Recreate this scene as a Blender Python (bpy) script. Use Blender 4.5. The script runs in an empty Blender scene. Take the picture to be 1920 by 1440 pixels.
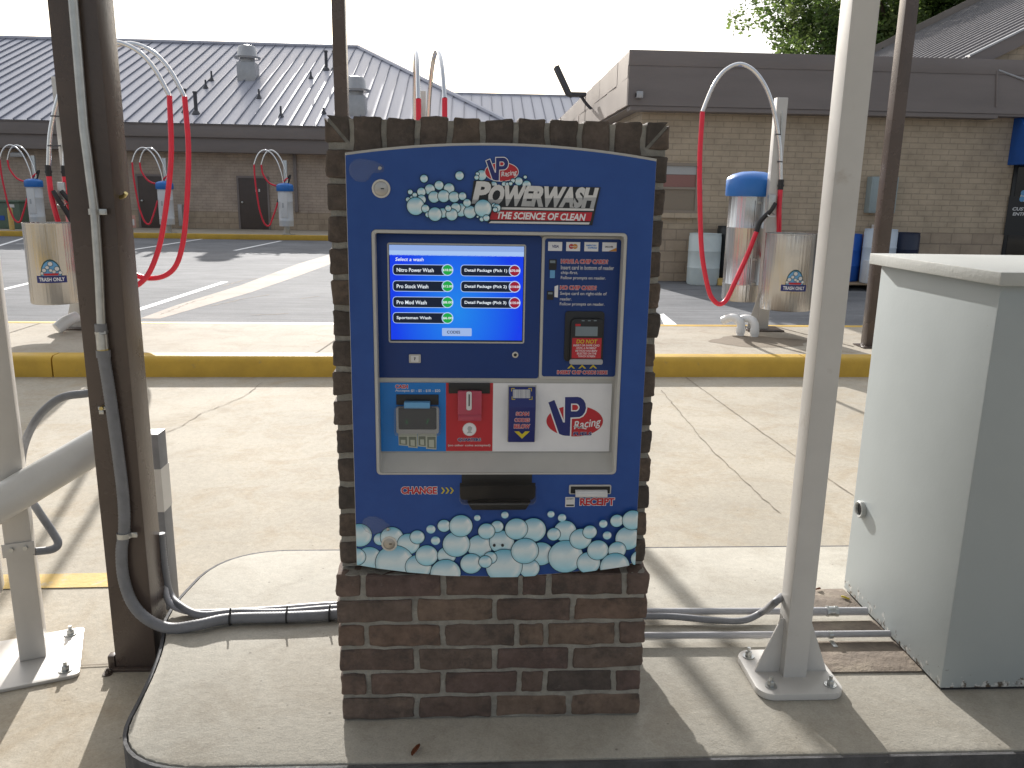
SUNK, SKYK, EXPO, CLOUD = 4.4, .10, .68, (3.7, 10.5)
import bpy, bmesh, math, random
from mathutils import Vector, Matrix, noise
random.seed(7)
C = bpy.context.scene.collection
PI = math.pi
rad = math.radians

# ---------------------------------------------------------------- camera
CF, CTH, CRO, CYA = 1526.98, 0.227383, 0.017059, 0.0553755
CP = Vector((-0.06806, -1.91624, 1.34815))
FW = Vector((math.sin(CYA)*math.cos(CTH), math.cos(CYA)*math.cos(CTH), -math.sin(CTH)))
R0 = Vector((math.cos(CYA), -math.sin(CYA), 0))
U0 = R0.cross(FW)
RT = math.cos(CRO)*R0 + math.sin(CRO)*U0
UP = -math.sin(CRO)*R0 + math.cos(CRO)*U0
cam = bpy.data.objects.new('camera', bpy.data.cameras.new('camera'))
C.objects.link(cam)
cam.matrix_world = Matrix(((RT.x, UP.x, -FW.x, CP.x), (RT.y, UP.y, -FW.y, CP.y), (RT.z, UP.z, -FW.z, CP.z), (0, 0, 0, 1)))
cam.data.sensor_width = 36
cam.data.lens = CF/1920*36
cam.data.clip_start = 0.05
cam.data.clip_end = 3000
bpy.context.scene.camera = cam

def at(px, py, axis, val):
    """Point of the place seen at a photo position, on the plane axis=val (survey helper)."""
    d = (px-960)/CF*RT - (py-720)/CF*UP + FW
    t = (val-CP[axis])/d[axis]
    return CP + t*d
def g(px, py, z=-.15): return at(px, py, 2, z)
def f(px, py, y): return at(px, py, 1, y)

# ---------------------------------------------------------------- materials
MATS = {}
def nodes_of(name):
    m = bpy.data.materials.new(name); m.use_nodes = True
    nt = m.node_tree; b = nt.nodes['Principled BSDF']
    MATS[name] = m
    return m, nt, b
def N(nt, t, **kw):
    n = nt.nodes.new(t)
    for k, v in kw.items():
        if k in n.inputs: n.inputs[k].default_value = v
        else: setattr(n, k, v)
    return n
def pos(nt): return nt.nodes.new('ShaderNodeNewGeometry').outputs['Position']
def ocoord(nt): return nt.nodes.new('ShaderNodeTexCoord').outputs['Object']
def rgb(c): return (c[0], c[1], c[2], 1)
def mulc(c, k): return tuple(min(1, x*k) for x in c)

def mat(name, col, rough=.5, metal=0., var=.12, scale=6., bump=0., bscale=60., spec=.5, coat=0., stretch=None, rvar=.08, col2=None, spots=None):
    m, nt, b = nodes_of(name)
    L = nt.links.new
    co = pos(nt)
    if stretch:
        mp = N(nt, 'ShaderNodeMapping'); mp.inputs['Scale'].default_value = stretch; L(co, mp.inputs['Vector']); co = mp.outputs['Vector']
    n1 = N(nt, 'ShaderNodeTexNoise', Scale=scale, Detail=6., Roughness=.6); L(co, n1.inputs['Vector'])
    cr = N(nt, 'ShaderNodeValToRGB'); L(n1.outputs['Fac'], cr.inputs['Fac'])
    cr.color_ramp.elements[0].position = .3; cr.color_ramp.elements[1].position = .7
    cr.color_ramp.elements[0].color = rgb(mulc(col, 1-var)); cr.color_ramp.elements[1].color = rgb(col2 if col2 else mulc(col, 1+var))
    out = cr.outputs['Color']
    if spots:
        sc, sp, lo, hi = spots
        n3 = N(nt, 'ShaderNodeTexNoise', Scale=sc, Detail=5., Roughness=.65); L(co, n3.inputs['Vector'])
        mr = N(nt, 'ShaderNodeMapRange'); mr.inputs['From Min'].default_value = lo; mr.inputs['From Max'].default_value = hi; L(n3.outputs['Fac'], mr.inputs['Value'])
        mx = N(nt, 'ShaderNodeMix', data_type='RGBA'); L(mr.outputs['Result'], mx.inputs['Factor']); L(out, mx.inputs[6]); mx.inputs[7].default_value = rgb(sp); out = mx.outputs[2]
    L(out, b.inputs['Base Color'])
    b.inputs['Metallic'].default_value = metal
    b.inputs['Specular IOR Level'].default_value = spec
    b.inputs['Coat Weight'].default_value = coat
    mr = N(nt, 'ShaderNodeMapRange'); L(n1.outputs['Fac'], mr.inputs['Value'])
    mr.inputs['To Min'].default_value = max(0, rough-rvar); mr.inputs['To Max'].default_value = min(1, rough+rvar); L(mr.outputs['Result'], b.inputs['Roughness'])
    if bump > 0:
        n2 = N(nt, 'ShaderNodeTexNoise', Scale=bscale, Detail=5., Roughness=.6); L(co, n2.inputs['Vector'])
        bp = N(nt, 'ShaderNodeBump', Strength=bump, Distance=.01); L(n2.outputs['Fac'], bp.inputs['Height']); L(bp.outputs['Normal'], b.inputs['Normal'])
    return m
def flat(name, col, rough=.35, var=.03, **kw): return mat(name, col, rough, 0, var, 20., **kw)

def concrete(name, col, stain, joint=False):
    m, nt, b = nodes_of(name); L = nt.links.new; co = pos(nt)
    n1 = N(nt, 'ShaderNodeTexNoise', Scale=.9, Detail=8., Roughness=.62); L(co, n1.inputs['Vector'])
    cr = N(nt, 'ShaderNodeValToRGB'); L(n1.outputs['Fac'], cr.inputs['Fac'])
    cr.color_ramp.elements[0].position = .33; cr.color_ramp.elements[0].color = rgb(mulc(col, .86))
    cr.color_ramp.elements[1].position = .62; cr.color_ramp.elements[1].color = rgb(mulc(col, 1.08))
    n2 = N(nt, 'ShaderNodeTexNoise', Scale=3.3, Detail=7., Roughness=.7, Distortion=.6); L(co, n2.inputs['Vector'])
    mr = N(nt, 'ShaderNodeMapRange'); mr.inputs['From Min'].default_value = .47; mr.inputs['From Max'].default_value = .78; mr.inputs['To Max'].default_value = .85; L(n2.outputs['Fac'], mr.inputs['Value'])
    mx = N(nt, 'ShaderNodeMix', data_type='RGBA'); L(mr.outputs['Result'], mx.inputs['Factor']); L(cr.outputs['Color'], mx.inputs[6]); mx.inputs[7].default_value = rgb(stain)
    n6 = N(nt, 'ShaderNodeTexNoise', Scale=1.7, Detail=5., Roughness=.55, Distortion=.3); mp6 = N(nt, 'ShaderNodeMapping'); mp6.inputs['Location'].default_value = (7, 3, 1); L(co, mp6.inputs['Vector']); L(mp6.outputs['Vector'], n6.inputs['Vector'])
    mr6 = N(nt, 'ShaderNodeMapRange'); mr6.inputs['From Min'].default_value = .62; mr6.inputs['From Max'].default_value = .74; mr6.inputs['To Max'].default_value = .5; L(n6.outputs['Fac'], mr6.inputs['Value'])
    mx6 = N(nt, 'ShaderNodeMix', data_type='RGBA'); L(mr6.outputs['Result'], mx6.inputs['Factor']); L(mx.outputs[2], mx6.inputs[6]); mx6.inputs[7].default_value = rgb(mulc(stain, .75)); mx = mx6
    # fine aggregate
    n3 = N(nt, 'ShaderNodeTexNoise', Scale=170., Detail=3., Roughness=.7); L(co, n3.inputs['Vector'])
    mr3 = N(nt, 'ShaderNodeMapRange'); mr3.inputs['From Min'].default_value = .3; mr3.inputs['From Max'].default_value = .7; mr3.inputs['To Min'].default_value = .86; mr3.inputs['To Max'].default_value = 1.09; L(n3.outputs['Fac'], mr3.inputs['Value'])
    n5 = N(nt, 'ShaderNodeTexNoise', Scale=38., Detail=4., Roughness=.7); L(co, n5.inputs['Vector'])
    mr5 = N(nt, 'ShaderNodeMapRange'); mr5.inputs['From Min'].default_value = .3; mr5.inputs['From Max'].default_value = .7; mr5.inputs['To Min'].default_value = .9; mr5.inputs['To Max'].default_value = 1.07; L(n5.outputs['Fac'], mr5.inputs['Value'])
    mm = N(nt, 'ShaderNodeMath', operation='MULTIPLY'); L(mr3.outputs['Result'], mm.inputs[0]); L(mr5.outputs['Result'], mm.inputs[1])
    # dark specks
    v = N(nt, 'ShaderNodeTexVoronoi', Scale=14.); L(co, v.inputs['Vector'])
    ms = N(nt, 'ShaderNodeMapRange'); ms.inputs['From Min'].default_value = .03; ms.inputs['From Max'].default_value = .07; ms.inputs['To Min'].default_value = .55; L(v.outputs['Distance'], ms.inputs['Value'])
    mm2 = N(nt, 'ShaderNodeMath', operation='MULTIPLY'); L(mm.outputs[0], mm2.inputs[0]); L(ms.outputs['Result'], mm2.inputs[1])
    hsv = N(nt, 'ShaderNodeMix', data_type='RGBA', blend_type='MULTIPLY'); hsv.inputs['Factor'].default_value = 1
    L(mx.outputs[2], hsv.inputs[6]); L(mm2.outputs[0], hsv.inputs[7]); L(hsv.outputs[2], b.inputs['Base Color'])
    b.inputs['Roughness'].default_value = .85; b.inputs['Specular IOR Level'].default_value = .3
    bp = N(nt, 'ShaderNodeBump', Strength=.25, Distance=.003); L(n3.outputs['Fac'], bp.inputs['Height'])
    bp2 = N(nt, 'ShaderNodeBump', Strength=.15, Distance=.012); L(n5.outputs['Fac'], bp2.inputs['Height']); L(bp.outputs['Normal'], bp2.inputs['Normal']); L(bp2.outputs['Normal'], b.inputs['Normal'])
    return m
concrete('concrete_island', (.43, .405, .35), (.31, .275, .22))
concrete('concrete_drive', (.44, .395, .32), (.35, .275, .18))
concrete('concrete_walk', (.42, .375, .305), (.30, .235, .165))
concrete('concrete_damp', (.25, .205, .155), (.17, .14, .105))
concrete('concrete_strip', (.40, .34, .29), (.3, .25, .2))

def asphalt(name, col, light):
    m, nt, b = nodes_of(name); L = nt.links.new; co = pos(nt)
    n1 = N(nt, 'ShaderNodeTexNoise', Scale=.5, Detail=8., Roughness=.65); L(co, n1.inputs['Vector'])
    cr = N(nt, 'ShaderNodeValToRGB'); L(n1.outputs['Fac'], cr.inputs['Fac'])
    cr.color_ramp.elements[0].position = .3; cr.color_ramp.elements[0].color = rgb(col)
    cr.color_ramp.elements[1].position = .7; cr.color_ramp.elements[1].color = rgb(light)
    mp = N(nt, 'ShaderNodeMapping'); mp.inputs['Scale'].default_value = (.5, 3., 1); L(co, mp.inputs['Vector'])
    n4 = N(nt, 'ShaderNodeTexNoise', Scale=2.2, Detail=8., Roughness=.75); L(mp.outputs['Vector'], n4.inputs['Vector'])
    mr4 = N(nt, 'ShaderNodeMapRange'); mr4.inputs['From Min'].default_value = .3; mr4.inputs['From Max'].default_value = .7; mr4.inputs['To Min'].default_value = .72; mr4.inputs['To Max'].default_value = 1.15; L(n4.outputs['Fac'], mr4.inputs['Value'])
    v = N(nt, 'ShaderNodeTexNoise', Scale=90., Detail=3., Roughness=.8); L(co, v.inputs['Vector'])
    mr = N(nt, 'ShaderNodeMapRange'); mr.inputs['From Min'].default_value = .3; mr.inputs['From Max'].default_value = .7; mr.inputs['To Min'].default_value = .6; mr.inputs['To Max'].default_value = 1.3; L(v.outputs['Fac'], mr.inputs['Value'])
    mm = N(nt, 'ShaderNodeMath', operation='MULTIPLY'); L(mr4.outputs['Result'], mm.inputs[0]); L(mr.outputs['Result'], mm.inputs[1])
    mx = N(nt, 'ShaderNodeMix', data_type='RGBA', blend_type='MULTIPLY'); mx.inputs['Factor'].default_value = 1
    L(cr.outputs['Color'], mx.inputs[6]); L(mm.outputs[0], mx.inputs[7]); L(mx.outputs[2], b.inputs['Base Color'])
    b.inputs['Roughness'].default_value = .85; b.inputs['Specular IOR Level'].default_value = .12
    bp = N(nt, 'ShaderNodeBump', Strength=.6, Distance=.006); L(v.outputs['Fac'], bp.inputs['Height']); L(bp.outputs['Normal'], b.inputs['Normal'])
    return m
asphalt('asphalt_old', (.15, .155, .165), (.25, .252, .262))
asphalt('asphalt_sealed', (.075, .08, .092), (.12, .125, .135))

def brickwall(name, c1, c2, mortar, bw, bh, ms, bump=.4):
    m, nt, b = nodes_of(name); L = nt.links.new; co = pos(nt)
    sx = N(nt, 'ShaderNodeSeparateXYZ'); L(co, sx.inputs[0])
    ad = N(nt, 'ShaderNodeMath', operation='ADD'); L(sx.outputs['X'], ad.inputs[0]); L(sx.outputs['Y'], ad.inputs[1])
    cb = N(nt, 'ShaderNodeCombineXYZ'); L(ad.outputs[0], cb.inputs['X']); L(sx.outputs['Z'], cb.inputs['Y'])
    t = N(nt, 'ShaderNodeTexBrick'); t.inputs['Scale'].default_value = 1; t.inputs['Brick Width'].default_value = bw; t.inputs['Row Height'].default_value = bh
    t.inputs['Mortar Size'].default_value = ms; t.inputs['Mortar Smooth'].default_value = .3
    t.inputs['Color1'].default_value = rgb(c1); t.inputs['Color2'].default_value = rgb(c2); t.inputs['Mortar'].default_value = rgb(mortar)
    L(cb.outputs[0], t.inputs['Vector'])
    n1 = N(nt, 'ShaderNodeTexNoise', Scale=2.5, Detail=8., Roughness=.7); L(co, n1.inputs['Vector'])
    mr = N(nt, 'ShaderNodeMapRange'); mr.inputs['From Min'].default_value = .3; mr.inputs['From Max'].default_value = .7; mr.inputs['To Min'].default_value = .8; mr.inputs['To Max'].default_value = 1.15; L(n1.outputs['Fac'], mr.inputs['Value'])
    mx = N(nt, 'ShaderNodeMix', data_type='RGBA', blend_type='MULTIPLY'); mx.inputs['Factor'].default_value = 1
    L(t.outputs['Color'], mx.inputs[6]); L(mr.outputs['Result'], mx.inputs[7]); L(mx.outputs[2], b.inputs['Base Color'])
    b.inputs['Roughness'].default_value = .85
    n2 = N(nt, 'ShaderNodeTexNoise', Scale=40., Detail=5.); L(co, n2.inputs['Vector'])
    bp0 = N(nt, 'ShaderNodeBump', Strength=.3, Distance=.01); L(n2.outputs['Fac'], bp0.inputs['Height'])
    bp = N(nt, 'ShaderNodeBump', Strength=bump, Distance=.01, invert=True); L(t.outputs['Fac'], bp.inputs['Height']); L(bp0.outputs['Normal'], bp.inputs['Normal']); L(bp.outputs['Normal'], b.inputs['Normal'])
    return m
brickwall('tan_brick', (.50, .405, .295), (.475, .385, .28), (.38, .31, .23), .30, .10, .009, .5)
brickwall('split_block', (.44, .35, .26), (.39, .31, .23), (.31, .25, .19), .4, .2, .01, .8)
brickwall('far_brick', (.47, .385, .315), (.44, .36, .295), (.36, .29, .24), .3, .1, .009, .6)

def attr_mat(name, rough=.85, noise_amt=.35, bump=.5, scale=30., emis=0):
    m, nt, b = nodes_of(name); L = nt.links.new; co = pos(nt)
    a = N(nt, 'ShaderNodeVertexColor', layer_name='col')
    n1 = N(nt, 'ShaderNodeTexNoise', Scale=scale, Detail=8., Roughness=.7); L(co, n1.inputs['Vector'])
    mr = N(nt, 'ShaderNodeMapRange'); mr.inputs['From Min'].default_value = .3; mr.inputs['From Max'].default_value = .7; mr.inputs['To Min'].default_value = 1-noise_amt; mr.inputs['To Max'].default_value = 1+noise_amt; L(n1.outputs['Fac'], mr.inputs['Value'])
    mx = N(nt, 'ShaderNodeMix', data_type='RGBA', blend_type='MULTIPLY'); mx.inputs['Factor'].default_value = 1
    L(a.outputs['Color'], mx.inputs[6]); L(mr.outputs['Result'], mx.inputs[7])
    out = mx.outputs[2]
    if bump:
        n3 = N(nt, 'ShaderNodeTexNoise', Scale=11., Detail=8., Roughness=.75); L(co, n3.inputs['Vector'])
        m3 = N(nt, 'ShaderNodeMapRange'); m3.inputs['From Min'].default_value = .56; m3.inputs['From Max'].default_value = .8; m3.inputs['To Max'].default_value = .85; L(n3.outputs['Fac'], m3.inputs['Value'])
        m2 = N(nt, 'ShaderNodeMix', data_type='RGBA'); L(m3.outputs['Result'], m2.inputs['Factor']); L(out, m2.inputs[6]); m2.inputs[7].default_value = (.25, .175, .13, 1); out = m2.outputs[2]
        n4 = N(nt, 'ShaderNodeTexNoise', Scale=16., Detail=7., Roughness=.7); mp4 = N(nt, 'ShaderNodeMapping'); mp4.inputs['Location'].default_value = (4, 9, 2); L(co, mp4.inputs['Vector']); L(mp4.outputs['Vector'], n4.inputs['Vector'])
        m4 = N(nt, 'ShaderNodeMapRange'); m4.inputs['From Min'].default_value = .5; m4.inputs['From Max'].default_value = .66; m4.inputs['To Max'].default_value = .75; L(n4.outputs['Fac'], m4.inputs['Value'])
        m5 = N(nt, 'ShaderNodeMix', data_type='RGBA'); L(m4.outputs['Result'], m5.inputs['Factor']); L(out, m5.inputs[6]); m5.inputs[7].default_value = (.055, .047, .043, 1); out = m5.outputs[2]
        n5 = N(nt, 'ShaderNodeTexNoise', Scale=34., Detail=8., Roughness=.8); L(mp4.outputs['Vector'], n5.inputs['Vector'])
        m6 = N(nt, 'ShaderNodeMapRange'); m6.inputs['From Min'].default_value = .62; m6.inputs['From Max'].default_value = .74; m6.inputs['To Max'].default_value = .6; L(n5.outputs['Fac'], m6.inputs['Value'])
        m7 = N(nt, 'ShaderNodeMix', data_type='RGBA'); L(m6.outputs['Result'], m7.inputs['Factor']); L(out, m7.inputs[6]); m7.inputs[7].default_value = (.30, .28, .25, 1); out = m7.outputs[2]
    L(out, b.inputs['Base Color'])
    b.inputs['Roughness'].default_value = rough
    if bump:
        n2 = N(nt, 'ShaderNodeTexNoise', Scale=120., Detail=6., Roughness=.7); L(co, n2.inputs['Vector'])
        bp = N(nt, 'ShaderNodeBump', Strength=bump, Distance=.006); L(n2.outputs['Fac'], bp.inputs['Height']); L(bp.outputs['Normal'], b.inputs['Normal'])
    else: b.inputs['Specular IOR Level'].default_value = .25
    return m
attr_mat('pillar_brick')
attr_mat('bubble_print', rough=.4, noise_amt=.04, bump=0)
lm = attr_mat('leaf_attr', rough=.5, noise_amt=.15, bump=0, scale=3.); nt_ = lm.node_tree; pb_ = nt_.nodes['Principled BSDF']; tr_ = nt_.nodes.new('ShaderNodeBsdfTranslucent'); ms_ = nt_.nodes.new('ShaderNodeMixShader'); ms_.inputs[0].default_value = .45
hs_ = nt_.nodes.new('ShaderNodeMix'); hs_.data_type = 'RGBA'; hs_.blend_type = 'MULTIPLY'; hs_.inputs['Factor'].default_value = 1; hs_.inputs[7].default_value = (1.35, 1.3, .9, 1); nt_.links.new(pb_.inputs['Base Color'].links[0].from_socket, hs_.inputs[6]); nt_.links.new(hs_.outputs[2], tr_.inputs['Color'])
nt_.links.new(pb_.outputs[0], ms_.inputs[1]); nt_.links.new(tr_.outputs[0], ms_.inputs[2]); nt_.links.new(ms_.outputs[0], nt_.nodes['Material Output'].inputs['Surface'])
mat('mortar', (.31, .295, .26), .95, var=.25, scale=25, bump=.8, bscale=90)
mat('yellow_paint', (.56, .35, .045), .6, var=.12, scale=5, bump=.3, bscale=50, spots=(9., (.36, .26, .1), .62, .78))
mat('yellow_faded', (.62, .43, .14), .8, var=.12, scale=9, bump=.3, spots=(16., (.5, .43, .3), .55, .68))
mat('line_white', (.8, .8, .8), .7, var=.08, scale=9, bump=.2, spots=(12., (.5, .5, .5), .62, .8))
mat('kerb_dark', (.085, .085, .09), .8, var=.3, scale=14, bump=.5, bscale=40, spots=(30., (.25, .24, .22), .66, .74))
mat('joint_dark', (.24, .20, .155), .9, var=.3, scale=20)
# kiosk colours
flat('kiosk_blue', (.022, .075, .30), .32, spec=.35, col2=(.026, .085, .325))
flat('kiosk_blue_deep', (.014, .045, .19), .35, spec=.3)
mat('kiosk_grey', (.50, .49, .46), .5, var=.06, scale=9, bump=.08, bscale=300)
mat('kiosk_grey_dark', (.36, .36, .36), .5, var=.06, scale=9, bump=.08, bscale=300)
flat('print_white', (.80, .80, .82), .35)
flat('print_red', (.50, .018, .03), .35)
flat('print_cyan', (.004, .185, .58), .35)
flat('print_navy', (.013, .022, .16), .35)
flat('print_black', (.012, .013, .016), .35)
flat('print_yellow', (.62, .50, .03), .4)
flat('print_silver', (.68, .68, .68), .35)
flat('print_silver_dark', (.43, .44, .45), .35)
flat('print_orange', (.6, .25, .03), .4)
flat('print_ltblue', (.14, .38, .66), .4)
flat('print_bill', (.46, .48, .40), .5)
flat('print_bill_dark', (.17, .19, .15), .5)
flat('print_teal', (.01, .07, .09), .4)
mat('black_plastic', (.014, .014, .015), .4, var=.2, scale=20)
mat('black_rubber', (.022, .022, .024), .55, var=.2, scale=20)
flat('lcd_grey', (.20, .25, .28), .2)
mat('lock_metal', (.45, .43, .40), .35, metal=.8, var=.1, scale=50)
mat('lock_ring', (.62, .60, .55), .4, metal=.2, var=.06)
def clear(name, col, rough=.08, alpha=.25):
    m, nt, b = nodes_of(name)
    b.inputs['Base Color'].default_value = rgb(col); b.inputs['Roughness'].default_value = rough; b.inputs['Alpha'].default_value = alpha
    n1 = N(nt, 'ShaderNodeTexNoise', Scale=30.); mr = N(nt, 'ShaderNodeMapRange'); nt.links.new(n1.outputs['Fac'], mr.inputs['Value']); mr.inputs['To Min'].default_value = rough*.6; mr.inputs['To Max'].default_value = rough*1.6; nt.links.new(mr.outputs['Result'], b.inputs['Roughness'])
    return m
clear('clear_plastic', (.40, .42, .45), .08, .15)
clear('smoke_plastic', (.02, .018, .018), .06, .45)
clear('clear_red', (.60, .10, .16), .1, .65)
# metals & paints
mat('brown_steel', (.085, .063, .053), .27, var=.18, scale=3, bump=.08, bscale=80, spots=(4., (.10, .075, .06), .6, .85))
mat('brown_fascia', (.20, .172, .163), .5, var=.12, scale=1.2, bump=.1, bscale=9, stretch=(.4, .4, 2.))
mat('brown_door', (.075, .057, .05), .5, var=.1, scale=4)
mat('galvanised', (.52, .53, .52), .35, metal=.85, var=.12, scale=40)
mat('brass', (.55, .45, .2), .35, metal=.9, var=.1)
mat('grey_conduit', (.20, .205, .22), .5, var=.12, scale=30)
mat('grey_pvc', (.40, .40, .42), .4, var=.08, scale=14, spots=(14., (.3, .3, .3), .6, .8))
mat('white_pole', (.60, .585, .56), .4, var=.06, scale=5, spots=(9., (.44, .40, .35), .63, .8))
mat('white_pipe', (.68, .665, .63), .35, var=.06, scale=6, bump=.08, bscale=50, spots=(11., (.16, .10, .07), .70, .74))
mat('alu_post', (.56, .54, .51), .42, metal=.25, var=.05, scale=8, spots=(6., (.48, .44, .38), .6, .85))
mat('cabinet_paint', (.37, .405, .41), .42, var=.045, scale=3, bump=.03, bscale=60, spots=(24., (.16, .15, .14), .745, .76))
mat('cabinet_lid', (.44, .45, .43), .45, var=.05, scale=4, bump=.15, bscale=110)
mat('rust_pad', (.19, .155, .125), .9, var=.3, scale=8, bump=.6, bscale=40, spots=(5., (.36, .31, .24), .5, .75))
mat('red_hose', (.74, .018, .05), .35, var=.08, scale=9, coat=.2)
mat('blue_lid', (.02, .16, .52), .4, var=.07, scale=5)
mat('pvc_white', (.75, .75, .74), .35, var=.05)
mat('canister_white', (.62, .64, .66), .4, var=.05)
def stainless(name):
    m, nt, b = nodes_of(name); L = nt.links.new; co = ocoord(nt)
    sx = N(nt, 'ShaderNodeSeparateXYZ'); L(co, sx.inputs[0])
    at2 = N(nt, 'ShaderNodeMath', operation='ARCTAN2'); L(sx.outputs['Y'], at2.inputs[0]); L(sx.outputs['X'], at2.inputs[1])
    mp = N(nt, 'ShaderNodeCombineXYZ'); L(at2.outputs[0], mp.inputs['X'])
    n0 = N(nt, 'ShaderNodeTexNoise', Scale=4.5, Detail=4., Roughness=.65); L(mp.outputs[0], n0.inputs['Vector'])
    bp = N(nt, 'ShaderNodeBump', Strength=1., Distance=.014); L(n0.outputs['Fac'], bp.inputs['Height']); L(bp.outputs['Normal'], b.inputs['Normal'])
    b.inputs['Base Color'].default_value = (.54, .535, .53, 1); b.inputs['Metallic'].default_value = 1
    mr = N(nt, 'ShaderNodeMapRange'); mr.inputs['To Min'].default_value = .13; mr.inputs['To Max'].default_value = .24; L(n0.outputs['Fac'], mr.inputs['Value']); L(mr.outputs['Result'], b.inputs['Roughness'])
    return m
stainless('stainless')
mat('chrome', (.75, .75, .76), .16, metal=1., var=.04)
mat('roof_metal', (.40, .405, .46), .42, metal=.2, var=.1, scale=.7, stretch=(3., .3, .3))
mat('roof_seam', (.19, .20, .25), .5, var=.1)
mat('roof_brown', (.07, .058, .058), .55, var=.12, scale=.8)
mat('roof_brown_rib', (.26, .245, .25), .4, var=.1)
mat('sun_fascia', (.30, .255, .225), .5, var=.1, scale=1.2, bump=.2, bscale=5)  # lighter copy of the brown fascia, sunlight on it put into the colour
mat('vent_grey', (.42, .42, .43), .4, metal=.4, var=.1)
mat('vent_dark', (.07, .07, .08), .6, var=.1)
mat('awning_blue', (.012, .10, .42), .6, var=.08, scale=5, bump=.15, bscale=60)
m, nt, b = nodes_of('dark_glass'); b.inputs['Base Color'].default_value = (.012, .012, .013, 1); b.inputs['Roughness'].default_value = .06
m, nt, b = nodes_of('window_glass'); b.inputs['Base Color'].default_value = (.05, .05, .05, 1); b.inputs['Roughness'].default_value = .08
flat('reflection_drum_red', (.30, .15, .13), .7); flat('reflection_tan', (.27, .22, .165), .7)
flat('band_white', (.45, .45, .44), .7)
flat('frame_tan', (.30, .25, .2), .6)
flat('box_blue_grey', (.30, .36, .37), .5)
mat('drum_white', (.55, .62, .62), .45, var=.08, scale=4)
mat('drum_black', (.017, .018, .02), .4, var=.2)
mat('drum_blue', (.01, .10, .45), .4, var=.1)
mat('drum_pale_blue', (.55, .63, .72), .45, var=.06)
mat('drum_navy', (.012, .02, .05), .4, var=.1)
mat('wood_pallet', (.26, .19, .12), .85, var=.3, scale=6, bump=.4)
mat('transformer_green', (.11, .16, .12), .5, var=.1)
flat('sign_pink', (.55, .30, .25), .5)
flat('sign_blue', (.02, .09, .4), .5)
mat('bark', (.075, .055, .04), .95, var=.3, scale=9, bump=.6, bscale=20)
flat('dead_leaf', (.16, .05, .02), .7)
flat('paper_white', (.74, .74, .74), .6)

def screen_mat(name, build):
    m = bpy.data.materials.new(name); m.use_nodes = True; nt = m.node_tree; MATS[name] = m
    b = nt.nodes['Principled BSDF']; b.inputs['Base Color'].default_value = (.01, .01, .01, 1); b.inputs['Roughness'].default_value = .25; b.inputs['Specular IOR Level'].default_value = .15
    build(nt, b); return m
SCC = f(857, 560, .0)
def _sb(nt, b):
    L = nt.links.new; co = pos(nt)
    v = N(nt, 'ShaderNodeVectorMath', operation='SUBTRACT'); L(co, v.inputs[0]); v.inputs[1].default_value = (SCC.x, SCC.y, SCC.z-.03)
    s = N(nt, 'ShaderNodeVectorMath', operation='MULTIPLY'); L(v.outputs[0], s.inputs[0]); s.inputs[1].default_value = (1, 0, .75)
    ln = N(nt, 'ShaderNodeVectorMath', operation='LENGTH'); L(s.outputs[0], ln.inputs[0])
    cr = N(nt, 'ShaderNodeValToRGB'); mr = N(nt, 'ShaderNodeMapRange'); mr.inputs['From Max'].default_value = .15; L(ln.outputs['Value'], mr.inputs['Value']); L(mr.outputs['Result'], cr.inputs['Fac'])
    cr.color_ramp.elements[0].color = (.012, .24, .82, 1); cr.color_ramp.elements[1].color = (.004, .045, .80, 1)
    L(cr.outputs['Color'], b.inputs['Emission Color']); b.inputs['Emission Strength'].default_value = EM
EM = .62
screen_mat('screen_blue', _sb)
def emis(name, col, k=1.):
    def _b(nt, b): b.inputs['Emission Color'].default_value = rgb(col); b.inputs['Emission Strength'].default_value = EM*k
    return screen_mat(name, _b)
emis('screen_bar', (.27, .40, .74)); emis('screen_bar_low', (.38, .55, .88)); emis('screen_dark', (.006, .012, .03)); emis('screen_rim', (.50, .66, .95)); emis('screen_text', (.85, .92, 1.))
emis('screen_green', (.01, .36, .06)); emis('screen_red', (.30, .01, .03)); emis('screen_button_face', (.34, .47, .78)); emis('led_green', (.1, .9, .3), 1.)

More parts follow.
